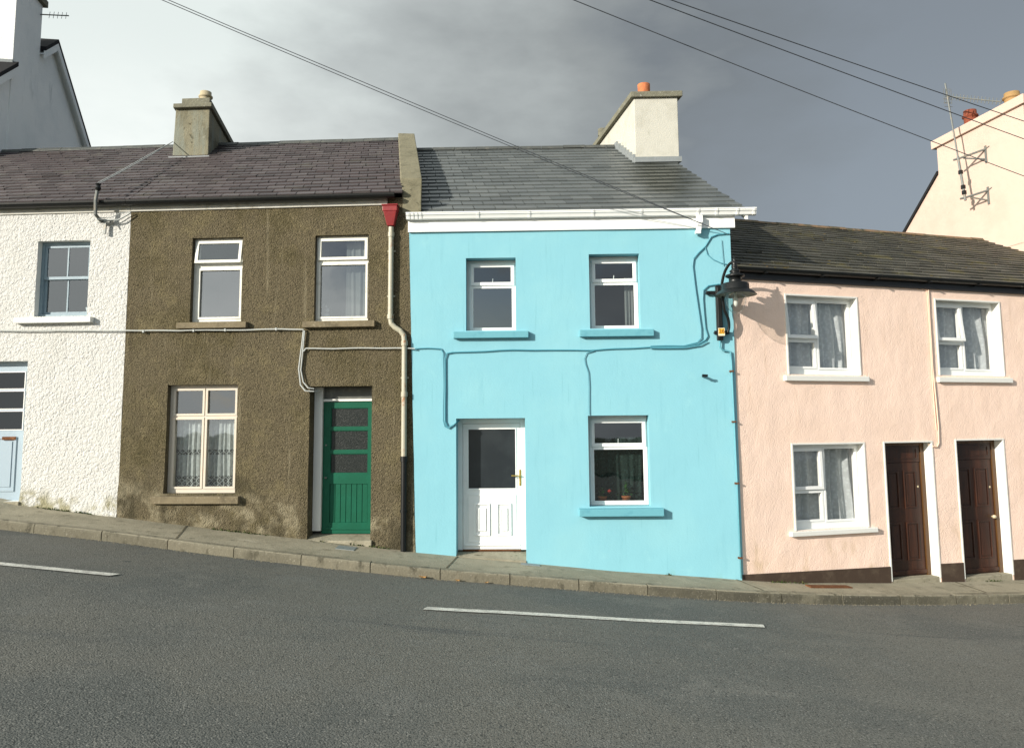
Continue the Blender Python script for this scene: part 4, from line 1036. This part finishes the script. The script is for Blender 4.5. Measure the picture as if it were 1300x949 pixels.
# =================================================================== RIGHT HOUSE
FR['gr'] = ((11.28, 18.58), -DP)
R_ = root('cream_pink_house', 'gr', 'tall pale pink gable with broad chimney stack, rising above the mossy roof at right', 'house')
def gr(Yw): return (Yw-18.58)/math.cos(DP)
yr_ = gr(19.25); zr_ = 9.0; sl = .81; ya, yb = gr(15.3), gr(23.4); ze = zr_-sl*(yr_-ya)
mb = MB()
for x in (0, 8):
    mb.quad((x, ya, -1), (x, yb, -1), (x, yb, ze), (x, ya, ze)); mb.tri((x, ya, ze), (x, yb, ze), (x, yr_, zr_))
mb.quad((0, yb, -1), (8, yb, -1), (8, yb, ze), (0, yb, ze)); mb.quad((0, ya, -1), (8, ya, -1), (8, ya, ze), (0, ya, ze))
mb.build('wall', 'cream_render', R_)
mb = MB(); ov = .05; zg = lambda y: zr_-sl*abs(y-yr_)
for x0_, x1_, y0_, y1_ in ((.02, 8.1, yr_, ya-.15), (.02, 8.1, yr_, yb+.15), (-ov, .02, gr(20.0), yb+.15), (-ov, .02, gr(17.1), ya-.15)):
    p = [(x0_, y0_, zg(y0_)), (x1_, y0_, zg(y0_)), (x1_, y1_, zg(y1_)), (x0_, y1_, zg(y1_))]
    mb.hexa(p + [(a_, b_, c_+.09) for a_, b_, c_ in p])
mb.build('roof', 'slate_base', R_)
ca, cb = gr(17.16), gr(19.98)
mb = MB(); mb.box(-.012, .95, ca, cb, 6.0, 9.08); ch = mb.build('chimney', 'cream_render', R_)
mb = MB(); mb.box(-.075, 1.02, ca-.07, cb+.14, 9.082, 9.30); mb.build('chimney_cap', 'cream_render', ch, bevel=.012)
pot(ch, .32, gr(19.15), 9.30, .15, .46, 'clay_red'); pot(ch, .35, gr(17.85), 9.30, .165, .36, 'pot_yellow')

# =================================================================== TV AERIAL on the right gable
A_ = root('tv_aerial', 'gr', 'tall thin television aerial on a mast bracketed to the pale pink gable', 'aerial')
my0, mz0, my1, mz1 = gr(18.62), 7.30, gr(18.95), 10.15
mx = -.42
def mp_(z): t = (z-mz0)/(mz1-mz0); return (mx-.03*t, my0+(my1-my0)*t, z)
mb = MB(); mb.tube([mp_(mz0-.02), mp_(8.4)], .030, 8); mb.tube([mp_(8.35), mp_(10.35)], .020, 8); mb.build('mast', 'galv', A_)
for zb_, yw in ((8.35, my0-.28), (7.35, my0-.26)):
    mb = MB(); p = Vector(mp_(zb_)); w1 = Vector((-.01, yw-.02, zb_+.12)); w2 = Vector((-.01, yw+.02, zb_-.12))
    mb.tube([p+Vector((-.05, .10, .0)), p, w1], .026, 6); mb.tube([p+Vector((.1, -.05, -.0)), w2], .020, 6)
    mb.box(-.03, -.008, yw-.03, yw+.03, zb_-.22, zb_+.20); mb.tube([w1+Vector((0, -.10, .03)), w1+Vector((0, .10, -.02))], .016, 6)
    mb.build('bracket', 'galv', A_)
mb = MB(); top = Vector(mp_(10.0))
d_ = Vector((.45, -1, -.52)).normalized(); mb.tube([top-d_*.05, top+d_*1.35], .016, 6)
for i in range(14):
    p = top+d_*(.15+i*.09); mb.tube([p+Vector((-.02, 0, -.08)), p+Vector((.02, 0, .08))], .009, 5)
for sx in (-.10, .0, .10): mb.box(top.x-.11, top.x+.11, top.y-.005+sx*.1, top.y+.005+sx*.1, top.z-.17+sx, top.z-.16+sx)
for sx in (-.1, -.05, 0, .05, .1): mb.box(top.x+sx-.004, top.x+sx+.004, top.y-.012, top.y-.004, top.z-.2, top.z+.2)
mb.build('antenna', 'galv', A_)
for z_ in (8.0, 7.62, 7.48):
    mb = MB(); p = mp_(z_); mb.box(p[0]-.04, p[0]+.04, p[1]-.04, p[1]+.04, z_-.05, z_+.05)
    mb.build('junction_box', 'black', A_, bevel=.01)

# =================================================================== STREET LAMP on the corner of the blue house
LX, LY = 4.800, -.43                        # lamp head in blue-house coordinates
Lm = empty('street_lamp', to_world('bl', (4.64, -.03, 3.25)), FR['bl'][1]); tag(Lm, 'black swan-neck street lamp bracketed to the blue wall at its right-hand corner', 'street lamp')
def lp(mb): mb.v = [(v[0]-4.64, v[1]+.03, v[2]-3.25) for v in mb.v]; return mb
def hz(prof): return [(r_, 3.885+(z-3.708)*(.91 if z >= 3.7079 else 1.22)) for r_, z in prof]
mb = MB(); mb.box(4.590, 4.680, -.10, -.045, 3.26, 4.09); mb.box(4.605, 4.668, -.125, -.1, 3.29, 4.06); lp(mb).build('mounting_box', 'black', Lm, bevel=.008)
for x0_, x1_, z_ in ((4.455, 4.72, 3.985), (4.555, 4.78, 3.380)):
    mb = MB(); mb.box(x0_, x1_, -.072, -.046, z_-.028, z_+.028)
    br = lp(mb).build('wall_bracket', 'black', Lm, bevel=.005)
    for x in (x0_+.02, x1_-.02):
        mb = MB(); mb.tube([(x, -.088, z_), (x, -.012, z_)], .024, 6); lp(mb).build('bolt', 'black', br)
# swan neck: rises from the foot of the box, bows outwards over the shade
pts = []
ctrl = [Vector(c) for c in ((4.745, -.10, 3.37), (4.765, -.115, 3.46), (4.75, -.14, 3.58), (4.69, -.17, 3.72), (4.665, -.20, 3.90), (4.655, -.24, 4.09), (4.685, -.30, 4.25), (4.735, -.37, 4.35), (LX-.012, LY, 4.385))]
def cat(p0, p1, p2, p3, t): return .5*((2*p1)+(-p0+p2)*t+(2*p0-5*p1+4*p2-p3)*t*t+(-p0+3*p1-3*p2+p3)*t**3)
cc = [ctrl[0]]+ctrl+[ctrl[-1]]
for i in range(len(ctrl)-1):
    for j in range(5): pts.append(cat(cc[i], cc[i+1], cc[i+2], cc[i+3], j/5))
pts.append(ctrl[-1])
mb = MB(); mb.tube(pts, .021, 10); lp(mb).build('swan_neck', 'black', Lm, smooth=True)
mb = MB(); mb.lathe(LX, LY, hz([(0, 4.36), (.008, 4.35), (.010, 4.30), (.028, 4.285), (.012, 4.265), (.030, 4.245), (.040, 4.22), (.030, 4.20), (.045, 4.185), (.05, 4.16), (.035, 4.14), (.055, 4.12), (.075, 4.105), (.075, 4.085), (.06, 4.07), (.09, 4.05), (.135, 4.035), (.14, 4.01), (.115, 3.995), (.09, 3.985), (.09, 3.90), (.10, 3.895)]), 28)
lp(mb).build('lamp_cap', 'black', Lm, smooth=True)
mb = MB(); mb.lathe(LX, LY, hz([(.09, 3.905), (.175, 3.90), (.195, 3.885), (.197, 3.80), (.205, 3.79)]), 32); mb.lathe(LX, LY, hz([(.205, 3.79), (.25, 3.765), (.295, 3.715), (.302, 3.708)]), 32)
sh = lp(mb).build('lamp_shade', 'black', Lm, smooth=True)
mb = MB(); mb.lathe(LX, LY, hz([(.300, 3.708), (.24, 3.735), (.17, 3.755), (.05, 3.76), (0, 3.76)]), 32); lp(mb).build('reflector', 'lamp_underside', sh, smooth=True)
mb = MB(); mb.lathe(LX, LY, hz([(.155, 3.745), (.152, 3.69), (.135, 3.60), (.10, 3.53), (.05, 3.49), (0, 3.48)]), 28); lp(mb).build('glass_bowl', 'glass_clear', Lm, smooth=True)
mb = MB(); mb.lathe(LX, LY, hz([(.02, 3.75), (.02, 3.69), (.032, 3.66), (.032, 3.60), (.015, 3.57), (0, 3.568)]), 16); lp(mb).build('bulb', 'white_paint', Lm, smooth=True)
# number plate
mb = MB(); mb.box(4.600, 4.695, -.133, -.126, 3.325, 3.440); pl = lp(mb).build('number_plate', 'plate', Lm)
mb = MB(); mb.box(4.608, 4.687, -.1350, -.1332, 3.352, 3.432); lp(mb).build('plate_field', 'plate_yellow', pl)
cu = bpy.data.curves.new('number', 'FONT'); cu.body = '26'; cu.size = .088; cu.align_x = 'CENTER'; cu.align_y = 'CENTER'; cu.extrude = .0006; cu.offset = .0022
to = bpy.data.objects.new('tmp_number', cu); COL.objects.link(to)
bpy.context.view_layer.update()
me = bpy.data.meshes.new_from_object(to.evaluated_get(bpy.context.evaluated_depsgraph_get())); me.materials.clear(); me.materials.append(M['plate_text'])
bpy.data.objects.remove(to)
o = bpy.data.objects.new('number', me); COL.objects.link(o); o.parent = pl; o.location = (4.6475-4.64, -.1368+.03, 3.392-3.25); o.rotation_euler = (math.pi/2, 0, 0)

# =================================================================== cables on the walls
def wobble(pts, amp, seed, n=6, plane='xz'):
    out = []; rnd = random.Random(seed)
    for (a, b) in zip(pts, pts[1:]):
        a, b = Vector(a), Vector(b)
        for i in range(n):
            p = a.lerp(b, i/n)
            s_ = amp*noise.noise(Vector((p.x*2.3+seed, p.z*2.3, 0)))
            out.append(p+Vector((s_*.6, 0, s_)))
    out.append(Vector(pts[-1])); return out
mb = MB()
mb.tube(wobble([(-6.6, -.05, 3.57), (-4.50, -.045, 3.535), (-3.2, -.045, 3.52), (-2.5, -.045, 3.51), (-2.0, -.045, 3.525), (-1.672, -.045, 3.505), (-1.695, -.045, 3.25), (-1.735, -.045, 2.90), (-1.70, -.045, 2.66), (-1.62, -.05, 2.575), (-1.50, -.02, 2.57), (-1.46, .08, 2.58)], .012, 1), .011, 6)
mb.tube(wobble([(-1.655, -.045, 3.49), (-1.668, -.045, 3.26), (-1.70, -.045, 2.88), (-1.66, -.045, 2.70), (-1.58, -.05, 2.61), (-1.50, -.02, 2.60)], .006, 2), .010, 6)
mb.tube(wobble([(-1.665, -.045, 3.17), (-1.63, -.045, 3.215), (-1.2, -.045, 3.20), (-.8, -.045, 3.205), (-.25, -.055, 3.20), (.05, -.06, 3.185)], .012, 3), .010, 6)
for x in (-4.2, -3.4, -2.9, -2.1): mb.box(x-.012, x+.012, -.06, -.02, 3.50, 3.54)
single(mb, 'wall_cable', 'cable_grey', 'br', 'grey cable clipped across the brown wall and dropping to the top of the green door', 'cable')
mb = MB()
mb.tube(wobble([(.05, -.035, 3.185), (.25, -.035, 3.19), (.44, -.035, 3.185), (.475, -.035, 3.13), (.485, -.035, 2.60), (.478, -.035, 2.11), (.50, -.035, 2.02), (.56, -.035, 1.985), (.66, -.03, 2.06), (.70, .05, 2.11)], .010, 4), .009, 6)
mb.tube(wobble([(.72, .05, 2.11), (.62, -.035, 2.03), (.545, -.035, 2.00), (.505, -.035, 2.09), (.51, -.035, 2.6), (.505, -.035, 3.03), (.53, -.035, 3.11), (.62, -.035, 3.125), (1.3, -.035, 3.15), (2.0, -.035, 3.15), (2.7, -.035, 3.135), (3.2, -.035, 3.16), (3.6, -.035, 3.175), (4.1, -.035, 3.17), (4.32, -.035, 3.21), (4.42, -.035, 3.27), (4.46, -.035, 3.33), (4.43, -.035, 3.45), (4.41, -.035, 3.9), (4.42, -.035, 4.03), (4.50, -.035, 4.10), (4.66, -.035, 4.125), (4.78, -.035, 4.12)], .010, 5), .010, 6)
mb.tube(wobble([(3.6, -.04, 3.185), (4.1, -.04, 3.19), (4.30, -.04, 3.235), (4.36, -.04, 3.30), (4.365, -.04, 3.45), (4.33, -.035, 3.75), (4.30, -.035, 4.1), (4.27, -.035, 4.40), (4.29, -.035, 4.52), (4.36, -.035, 4.60), (4.47, -.035, 4.70), (4.56, -.035, 4.84), (4.66, -.035, 4.88), (4.84, -.035, 4.90)], .012, 6), .010, 6)
mb.tube(wobble([(3.6, -.045, 3.165), (4.1, -.045, 3.15), (4.34, -.045, 3.19), (4.45, -.045, 3.25)], .010, 15), .010, 6)
mb.tube(wobble([(2.66, -.035, 2.17), (2.665, -.035, 2.60), (2.655, -.035, 2.80), (2.615, -.035, 2.93), (2.605, -.035, 3.02), (2.64, -.035, 3.095), (2.75, -.035, 3.125)], .010, 7), .007, 6)
mb.tube(wobble([(4.47, -.035, 4.70), (4.50, -.035, 4.58), (4.58, -.035, 4.50), (4.70, -.035, 4.44), (4.80, -.035, 4.42)], .008, 8), .006, 6)
mb.tube(wobble([(4.72, -.035, 4.80), (4.735, -.035, 4.40)], .003, 9), .005, 6)
single(mb, 'wall_cable', 'blue_trim', 'bl', 'blue-painted cables running across the blue wall below the upper windows to the street lamp', 'cable')
mb = MB()
mb.tube(wobble([(3.715, -.02, 4.19), (3.705, -.02, 3.6), (3.70, -.02, 2.9), (3.72, -.02, 2.4), (3.73, -.02, 1.95), (3.72, -.02, 1.68), (3.68, -.02, 1.62), (3.60, -.02, 1.63), (3.56, .03, 1.66)], .010, 10), .010, 6)
mb.tube(wobble([(3.69, -.02, 4.19), (3.685, -.02, 3.2), (3.675, -.02, 2.6), (3.69, -.02, 1.9)], .008, 11), .007, 6)
single(mb, 'wall_cable', 'cable_pink', 'pk', 'pink-painted cable running down the pink wall to the first brown door', 'cable')
# conduit at the junction of blue and pink
ct = empty('conduit', to_world('bl', (4.80, -.04, -.22)), FR['bl'][1]); tag(ct, 'blue-painted conduit pipe with rusty clips running down the corner of the blue house', 'pipe')
mb = MB(); mb.tube([(4.63, -.07, 3.27), (4.635, -.06, 3.16), (4.68, -.05, 3.11), (4.74, -.045, 3.105), (4.79, -.045, 3.09), (4.80, -.045, 2.9), (4.812, -.045, 1.3), (4.822, -.045, -.21)], .014, 8)
mb.v = [(v[0]-4.80, v[1]+.04, v[2]+.22) for v in mb.v]; mb.build('pipe', 'blue_paint', ct, smooth=True)
mb = MB()
for z, x in ((2.80, 4.80), (2.05, 4.806), (1.15, 4.813), (.08, 4.820)):
    mb = MB(); mb.box(x-.035, x+.026, -.066, -.02, z-.012, z+.012)
    mb.v = [(v[0]-4.80, v[1]+.04, v[2]+.22) for v in mb.v]; mb.build('clip', 'rust', ct)
# stub of an old bracket
mb = MB(); mb.tube([(4.375, -.01, 2.73), (4.375, -.16, 2.73)], .020, 10); mb.tube([(4.335, -.145, 2.735), (4.415, -.145, 2.73)], .019, 8)
single(mb, 'pipe_stub', 'black', 'bl', 'short black pipe stub sticking out of the blue wall below the street lamp', 'pipe')
# bracket with the drop wire on the white house
bk = empty('cable_bracket', to_world('w', (-.37, -.03, 5.15)), FR['w'][1]); tag(bk, 'pale metal T-shaped cable bracket under the eaves of the white house', 'bracket')
mb = MB(); mb.box(-.13, .12, -.05, -.02, .10, .145); mb.box(-.03, .01, -.045, -.02, -.08, .10); mb.tube([(-.06, -.06, .12), (-.09, -.17, .20), (-.08, -.20, .42), (-.06, -.20, .58)], .026, 8)
mb.build('bracket_arm', 'galv', bk)
mb = MB(); mb.lathe(-.05, -.20, [(.0, .56), (.03, .57), (.045, .61), (.03, .65), (.045, .68), (0, .70)], 12); mb.build('insulator', 'black', bk)
mb = MB(); mb.tube([(-.05, -.2, .12+.0), (.05, -.08, .13), (.22, -.05, .14), (.36, -.04, .22), (.40, -.04, .25)], .012, 6); mb.tube([(-.05, -.1, .16), (.1, -.08, .17), (.24, -.06, .24), (.40, -.03, .27)], .007, 6); mb.build('cable_tail', 'cable_grey', bk)

# =================================================================== overhead lines
def wire(p0, p1, sag, r, name, mat, label, n=28, strands=1, gap=.05, grp=None, back=.18):
    p0, p1 = Vector(p0), Vector(p1); mb = MB()
    for s_ in range(strands):
        pts = []
        for i in range(-int(n*back), n+1):          # the line runs on past the picture's edge
            t = i/n; p = p0 + (p1-p0)*t; p.z -= sag*4*t*(1-t)*(1+.05*s_); p.z += gap*s_*math.sin(math.pi*max(.3, min(1, t*1.02)))
            pts.append(p)
        mb.tube(pts, r, 6)
    c = p0; mb.v = [(v[0]-c.x, v[1]-c.y, v[2]-c.z) for v in mb.v]
    o = mb.build(name, mat); o.location = c; return tag(o, label, 'cable', grp)
WIRES = True
def ray_pt(px, py, Y):
    u = ((px-650)/1011.0, (430-py)/1011.0)
    R = Vector((.99996455, .00092465, -.00836965)); F = Vector((0, .9939527, .10980903)); Up = Vector((.00842057, -.10980514, .99391746))
    d = R*u[0]+F+Up*u[1]; d = d/d.y
    return Vector((0, 0, 2))+d*Y
def surv(a, b): return ray_pt(*a), ray_pt(*b)
G3 = 'overhead cables crossing the sky'
a, b = surv((-45, -108, 8.5), (926, 298, 11.9)); wire(a, b, .05, .0048, 'overhead_cable', 'cable_black', 'twin overhead cable crossing the blue house roof to its right-hand eaves', strands=2, gap=.045, grp=G3)
a, b = surv((470, -105, 8.5), (1560, 318, 15.5)); wire(a, b, .10, .0062, 'overhead_cable', 'cable_black', 'lowest of the three single cables at upper right, passing in front of the pale gable', grp=G3)
a, b = surv((580, -93, 8.5), (1600, 283, 17.0)); wire(a, b, .06, .0068, 'overhead_cable', 'cable_black', 'middle of the three single overhead cables at upper right', grp=G3)
a, b = surv((590, -92, 8.5), (1600, 252, 17.0)); wire(a, b, .06, .0068, 'overhead_cable', 'cable_black', 'highest overhead cable at upper right, passing nearest the chimney pots', grp=G3)
pa = to_world('w', (-.42, -.24, 5.82)); pb_ = to_world('br', (-5.43, 3.02, 7.72))
wire(pa, pb_, .02, .008, 'drop_wire', 'cable_grey', 'pale wire strung from the cable bracket on the white house to the brown chimney', strands=2, gap=.03, back=0)

# =================================================================== covers, leaves
def lay(name, mat, x0, x1, t0, t1, label, cat_, h=.008, skew=0.0):
    """a plate let into the pavement: t = share of the way from wall to kerb"""
    mb = MB(); n = 5
    def P(x, t, dz):
        y0 = fY(x)+.25; y1 = kY(x)+.14; return (x+skew*t, y0+(y1-y0)*t, fZ(x)+(kZ(x)-fZ(x))*t+dz)
    for i in range(n):
        a, b = x0+(x1-x0)*i/n, x0+(x1-x0)*(i+1)/n
        mb.hexa([P(a, t1, -.02), P(b, t1, -.02), P(b, t0, -.02), P(a, t0, -.02), P(a, t1, h), P(b, t1, h), P(b, t0, h), P(a, t0, h)])
    return single(mb, name, mat, 'wd', label, cat_)
lay('access_cover', 'rust', 4.18, 4.86, .46, .62, 'rusty brown metal cover set in the pavement in front of the pink house', 'cover', skew=.2)
lay('access_cover', 'lead', -2.55, -2.28, .36, .56, 'small grey metal cover set in the pavement before the green door', 'cover')
lay('access_cover', 'lead', .10, .38, .28, .40, 'small grey metal cover set in the pavement right of the white door', 'cover')
rnd = random.Random(2)
for i, (x, s_, lb) in enumerate(((-1.20, .060, 'largest orange-brown dead leaf lying against the kerb, below the drainpipe'), (-.745, .04, 'curled tan dead leaf lying against the kerb below the white door'), (-.37, .03, 'tiny pale dead leaf lying against the kerb, right of the white door\'s left edge'))):
    y = kY(x)-.05; z = road_z(x, y)+.006
    mb = MB(); m_ = 6
    for j in range(m_):
        a0, a1 = 2*math.pi*j/m_, 2*math.pi*(j+1)/m_
        p = lambda a: (s_*math.cos(a)*(1+.3*math.cos(3*a)), s_*.7*math.sin(a), s_*.35*abs(math.cos(a))**2+.012)
        mb.tri((0, 0, .002), p(a0), p(a1))
    o = mb.build('fallen_leaf', 'leaf_orange', fix=False); o.location = (x, y, z); o.rotation_euler = (0, 0, rnd.uniform(0, 3)); tag(o, lb, 'leaf')

# =================================================================== light, sky, camera
SUN_AZ, SUN_EL = math.radians(51.5), math.radians(18.5)
sv = Vector((-math.sin(SUN_AZ)*math.cos(SUN_EL), -math.cos(SUN_AZ)*math.cos(SUN_EL), math.sin(SUN_EL)))
sl_ = bpy.data.lights.new('sun', 'SUN'); sl_.energy = 4.4; sl_.angle = math.radians(.5); sl_.color = (1, .935, .83)
so = bpy.data.objects.new('sun', sl_); COL.objects.link(so); so.rotation_euler = sv.to_track_quat('Z', 'Y').to_euler(); so.location = sv*40

w = bpy.data.worlds.new('World'); S.world = w; w.use_nodes = True
N, L = w.node_tree.nodes, w.node_tree.links; N.clear()
out = node(N, 'ShaderNodeOutputWorld'); bg = node(N, 'ShaderNodeBackground'); bg.inputs[1].default_value = .1
L.new(bg.outputs[0], out.inputs[0])
sky = node(N, 'ShaderNodeTexSky', sky_type='NISHITA'); sky.sun_disc = False; sky.sun_elevation = SUN_EL; sky.sun_rotation = math.radians(180)+SUN_AZ
tc = node(N, 'ShaderNodeTexCoord')
def sep():
    s_ = node(N, 'ShaderNodeSeparateXYZ'); L.new(tc.outputs['Generated'], s_.inputs[0]); return s_
s_ = sep()
def mth(op, a, b=None, c=None, clamp=False):
    n = node(N, 'ShaderNodeMath', operation=op, use_clamp=clamp)
    for i, v in enumerate((a, b, c)):
        if v is None: continue
        if isinstance(v, (int, float)): n.inputs[i].default_value = v
        else: L.new(v, n.inputs[i])
    return n.outputs[0]
def noise_n(scale, sc=(1, 1, 1), loc=(0, 0, 0), det=6, rough=.55):
    mp = node(N, 'ShaderNodeMapping'); mp.inputs['Scale'].default_value = sc; mp.inputs['Location'].default_value = loc
    L.new(tc.outputs['Generated'], mp.inputs[0])
    n = node(N, 'ShaderNodeTexNoise'); n.inputs['Scale'].default_value = scale; n.inputs['Detail'].default_value = det; n.inputs['Roughness'].default_value = rough
    L.new(mp.outputs[0], n.inputs['Vector']); return n.outputs[0]
# cloud deck brightness: pale towards the west (x<0), heavy slate grey to the east
az = mth('MULTIPLY_ADD', s_.outputs[0], 1.05, .5)                      # 0 at the left ... 1 at the right
az = mth('ADD', az, mth('MULTIPLY', mth('SUBTRACT', noise_n(1.6, (1, 1, 2), (3, 1, 2), 4), .5), .62))
az = mth('ADD', az, mth('MULTIPLY', mth('SUBTRACT', noise_n(5, (1, 1, 2.2), (1, 4, 2), 7), .5), .46), clamp=True)
rp = node(N, 'ShaderNodeValToRGB'); L.new(az, rp.inputs[0])
e = rp.color_ramp.elements; e[0].position = .14; e[0].color = (.58, .63, .615, 1); e[1].position = .92; e[1].color = (.175, .202, .232, 1)
x_ = e.new(.36); x_.color = (.365, .395, .395, 1); x_ = e.new(.55); x_.color = (.235, .256, .262, 1); x_ = e.new(.72); x_.color = (.152, .172, .190, 1)
# bright gap low in the west and paler base of the deck towards the horizon
lo = node(N, 'ShaderNodeMapRange', interpolation_type='SMOOTHSTEP'); L.new(s_.outputs[2], lo.inputs[0]); lo.inputs[1].default_value = .22; lo.inputs[2].default_value = .45; lo.inputs[3].default_value = 1; lo.inputs[4].default_value = 0
dx = mth('ABSOLUTE', mth('ADD', s_.outputs[0], .42)); gp = mth('SUBTRACT', 1, mth('MULTIPLY', dx, 3.2), clamp=True)
gp = mth('MULTIPLY', mth('MULTIPLY', gp, lo.outputs[0]), mth('MULTIPLY', noise_n(7, (1, 1, 2), (0, 2, 5)), 1.5), clamp=True)
m1 = node(N, 'ShaderNodeMix', data_type='RGBA'); L.new(gp, m1.inputs[0]); L.new(rp.outputs[0], m1.inputs[6]); m1.inputs[7].default_value = (.86, .88, .85, 1)
# lighter low band east
be = mth('MULTIPLY', lo.outputs[0], mth('MULTIPLY_ADD', s_.outputs[0], 1.4, .1, clamp=True), clamp=True)
m2 = node(N, 'ShaderNodeMix', data_type='RGBA'); L.new(mth('MULTIPLY', be, .30), m2.inputs[0]); L.new(m1.outputs[2], m2.inputs[6]); m2.inputs[7].default_value = (.36, .43, .50, 1)
sc_ = node(N, 'ShaderNodeVectorMath', operation='SCALE'); L.new(m2.outputs[2], sc_.inputs[0]); L.new(mth('MULTIPLY_ADD', mth('MULTIPLY_ADD', s_.outputs[1], -2.0, -.1, clamp=True), 6.5, 9.6), sc_.inputs['Scale'])  # unseen clouds behind the viewer made brighter to fill the shaded sides
# behind the viewer the deck breaks and blue shows between the brightened clouds
bk_ = mth('MULTIPLY_ADD', s_.outputs[1], -1.6, .15, clamp=True)
br_ = node(N, 'ShaderNodeMapRange', interpolation_type='SMOOTHSTEP'); L.new(noise_n(2.4, (1, 1, 2), (7, 3, 1)), br_.inputs[0]); br_.inputs[1].default_value = .45; br_.inputs[2].default_value = .60
m3 = node(N, 'ShaderNodeMix', data_type='RGBA'); L.new(mth('MULTIPLY', bk_, br_.outputs[0]), m3.inputs[0]); L.new(sc_.outputs[0], m3.inputs[6]); L.new(sky.outputs[0], m3.inputs[7])
L.new(m3.outputs[2], bg.inputs[0])

cd = bpy.data.cameras.new('camera'); cam = bpy.data.objects.new('camera', cd); COL.objects.link(cam); S.camera = cam
cd.sensor_width = 36; cd.lens = 1011/1300*36; cd.shift_y = -44.5/1300; cd.clip_end = 2000; cd.clip_start = .05
R = Vector((.99996455, .00092465, -.00836965)); F = Vector((0, .9939527, .10980903)); Up = Vector((.00842057, -.10980514, .99391746))
mt = Matrix.Identity(4)
for i in range(3): mt[i][0] = R[i]; mt[i][1] = Up[i]; mt[i][2] = -F[i]
mt[2][3] = 2.0
cam.matrix_world = mt
S.render.resolution_x, S.render.resolution_y = 1024, 747
S.view_settings.view_transform = 'Standard'; S.view_settings.look = 'None'; S.view_settings.exposure = .52; S.view_settings.gamma = 1; S.view_settings.use_curve_mapping = False
S.render.engine = 'CYCLES'; S.cycles.transparent_max_bounces = 16
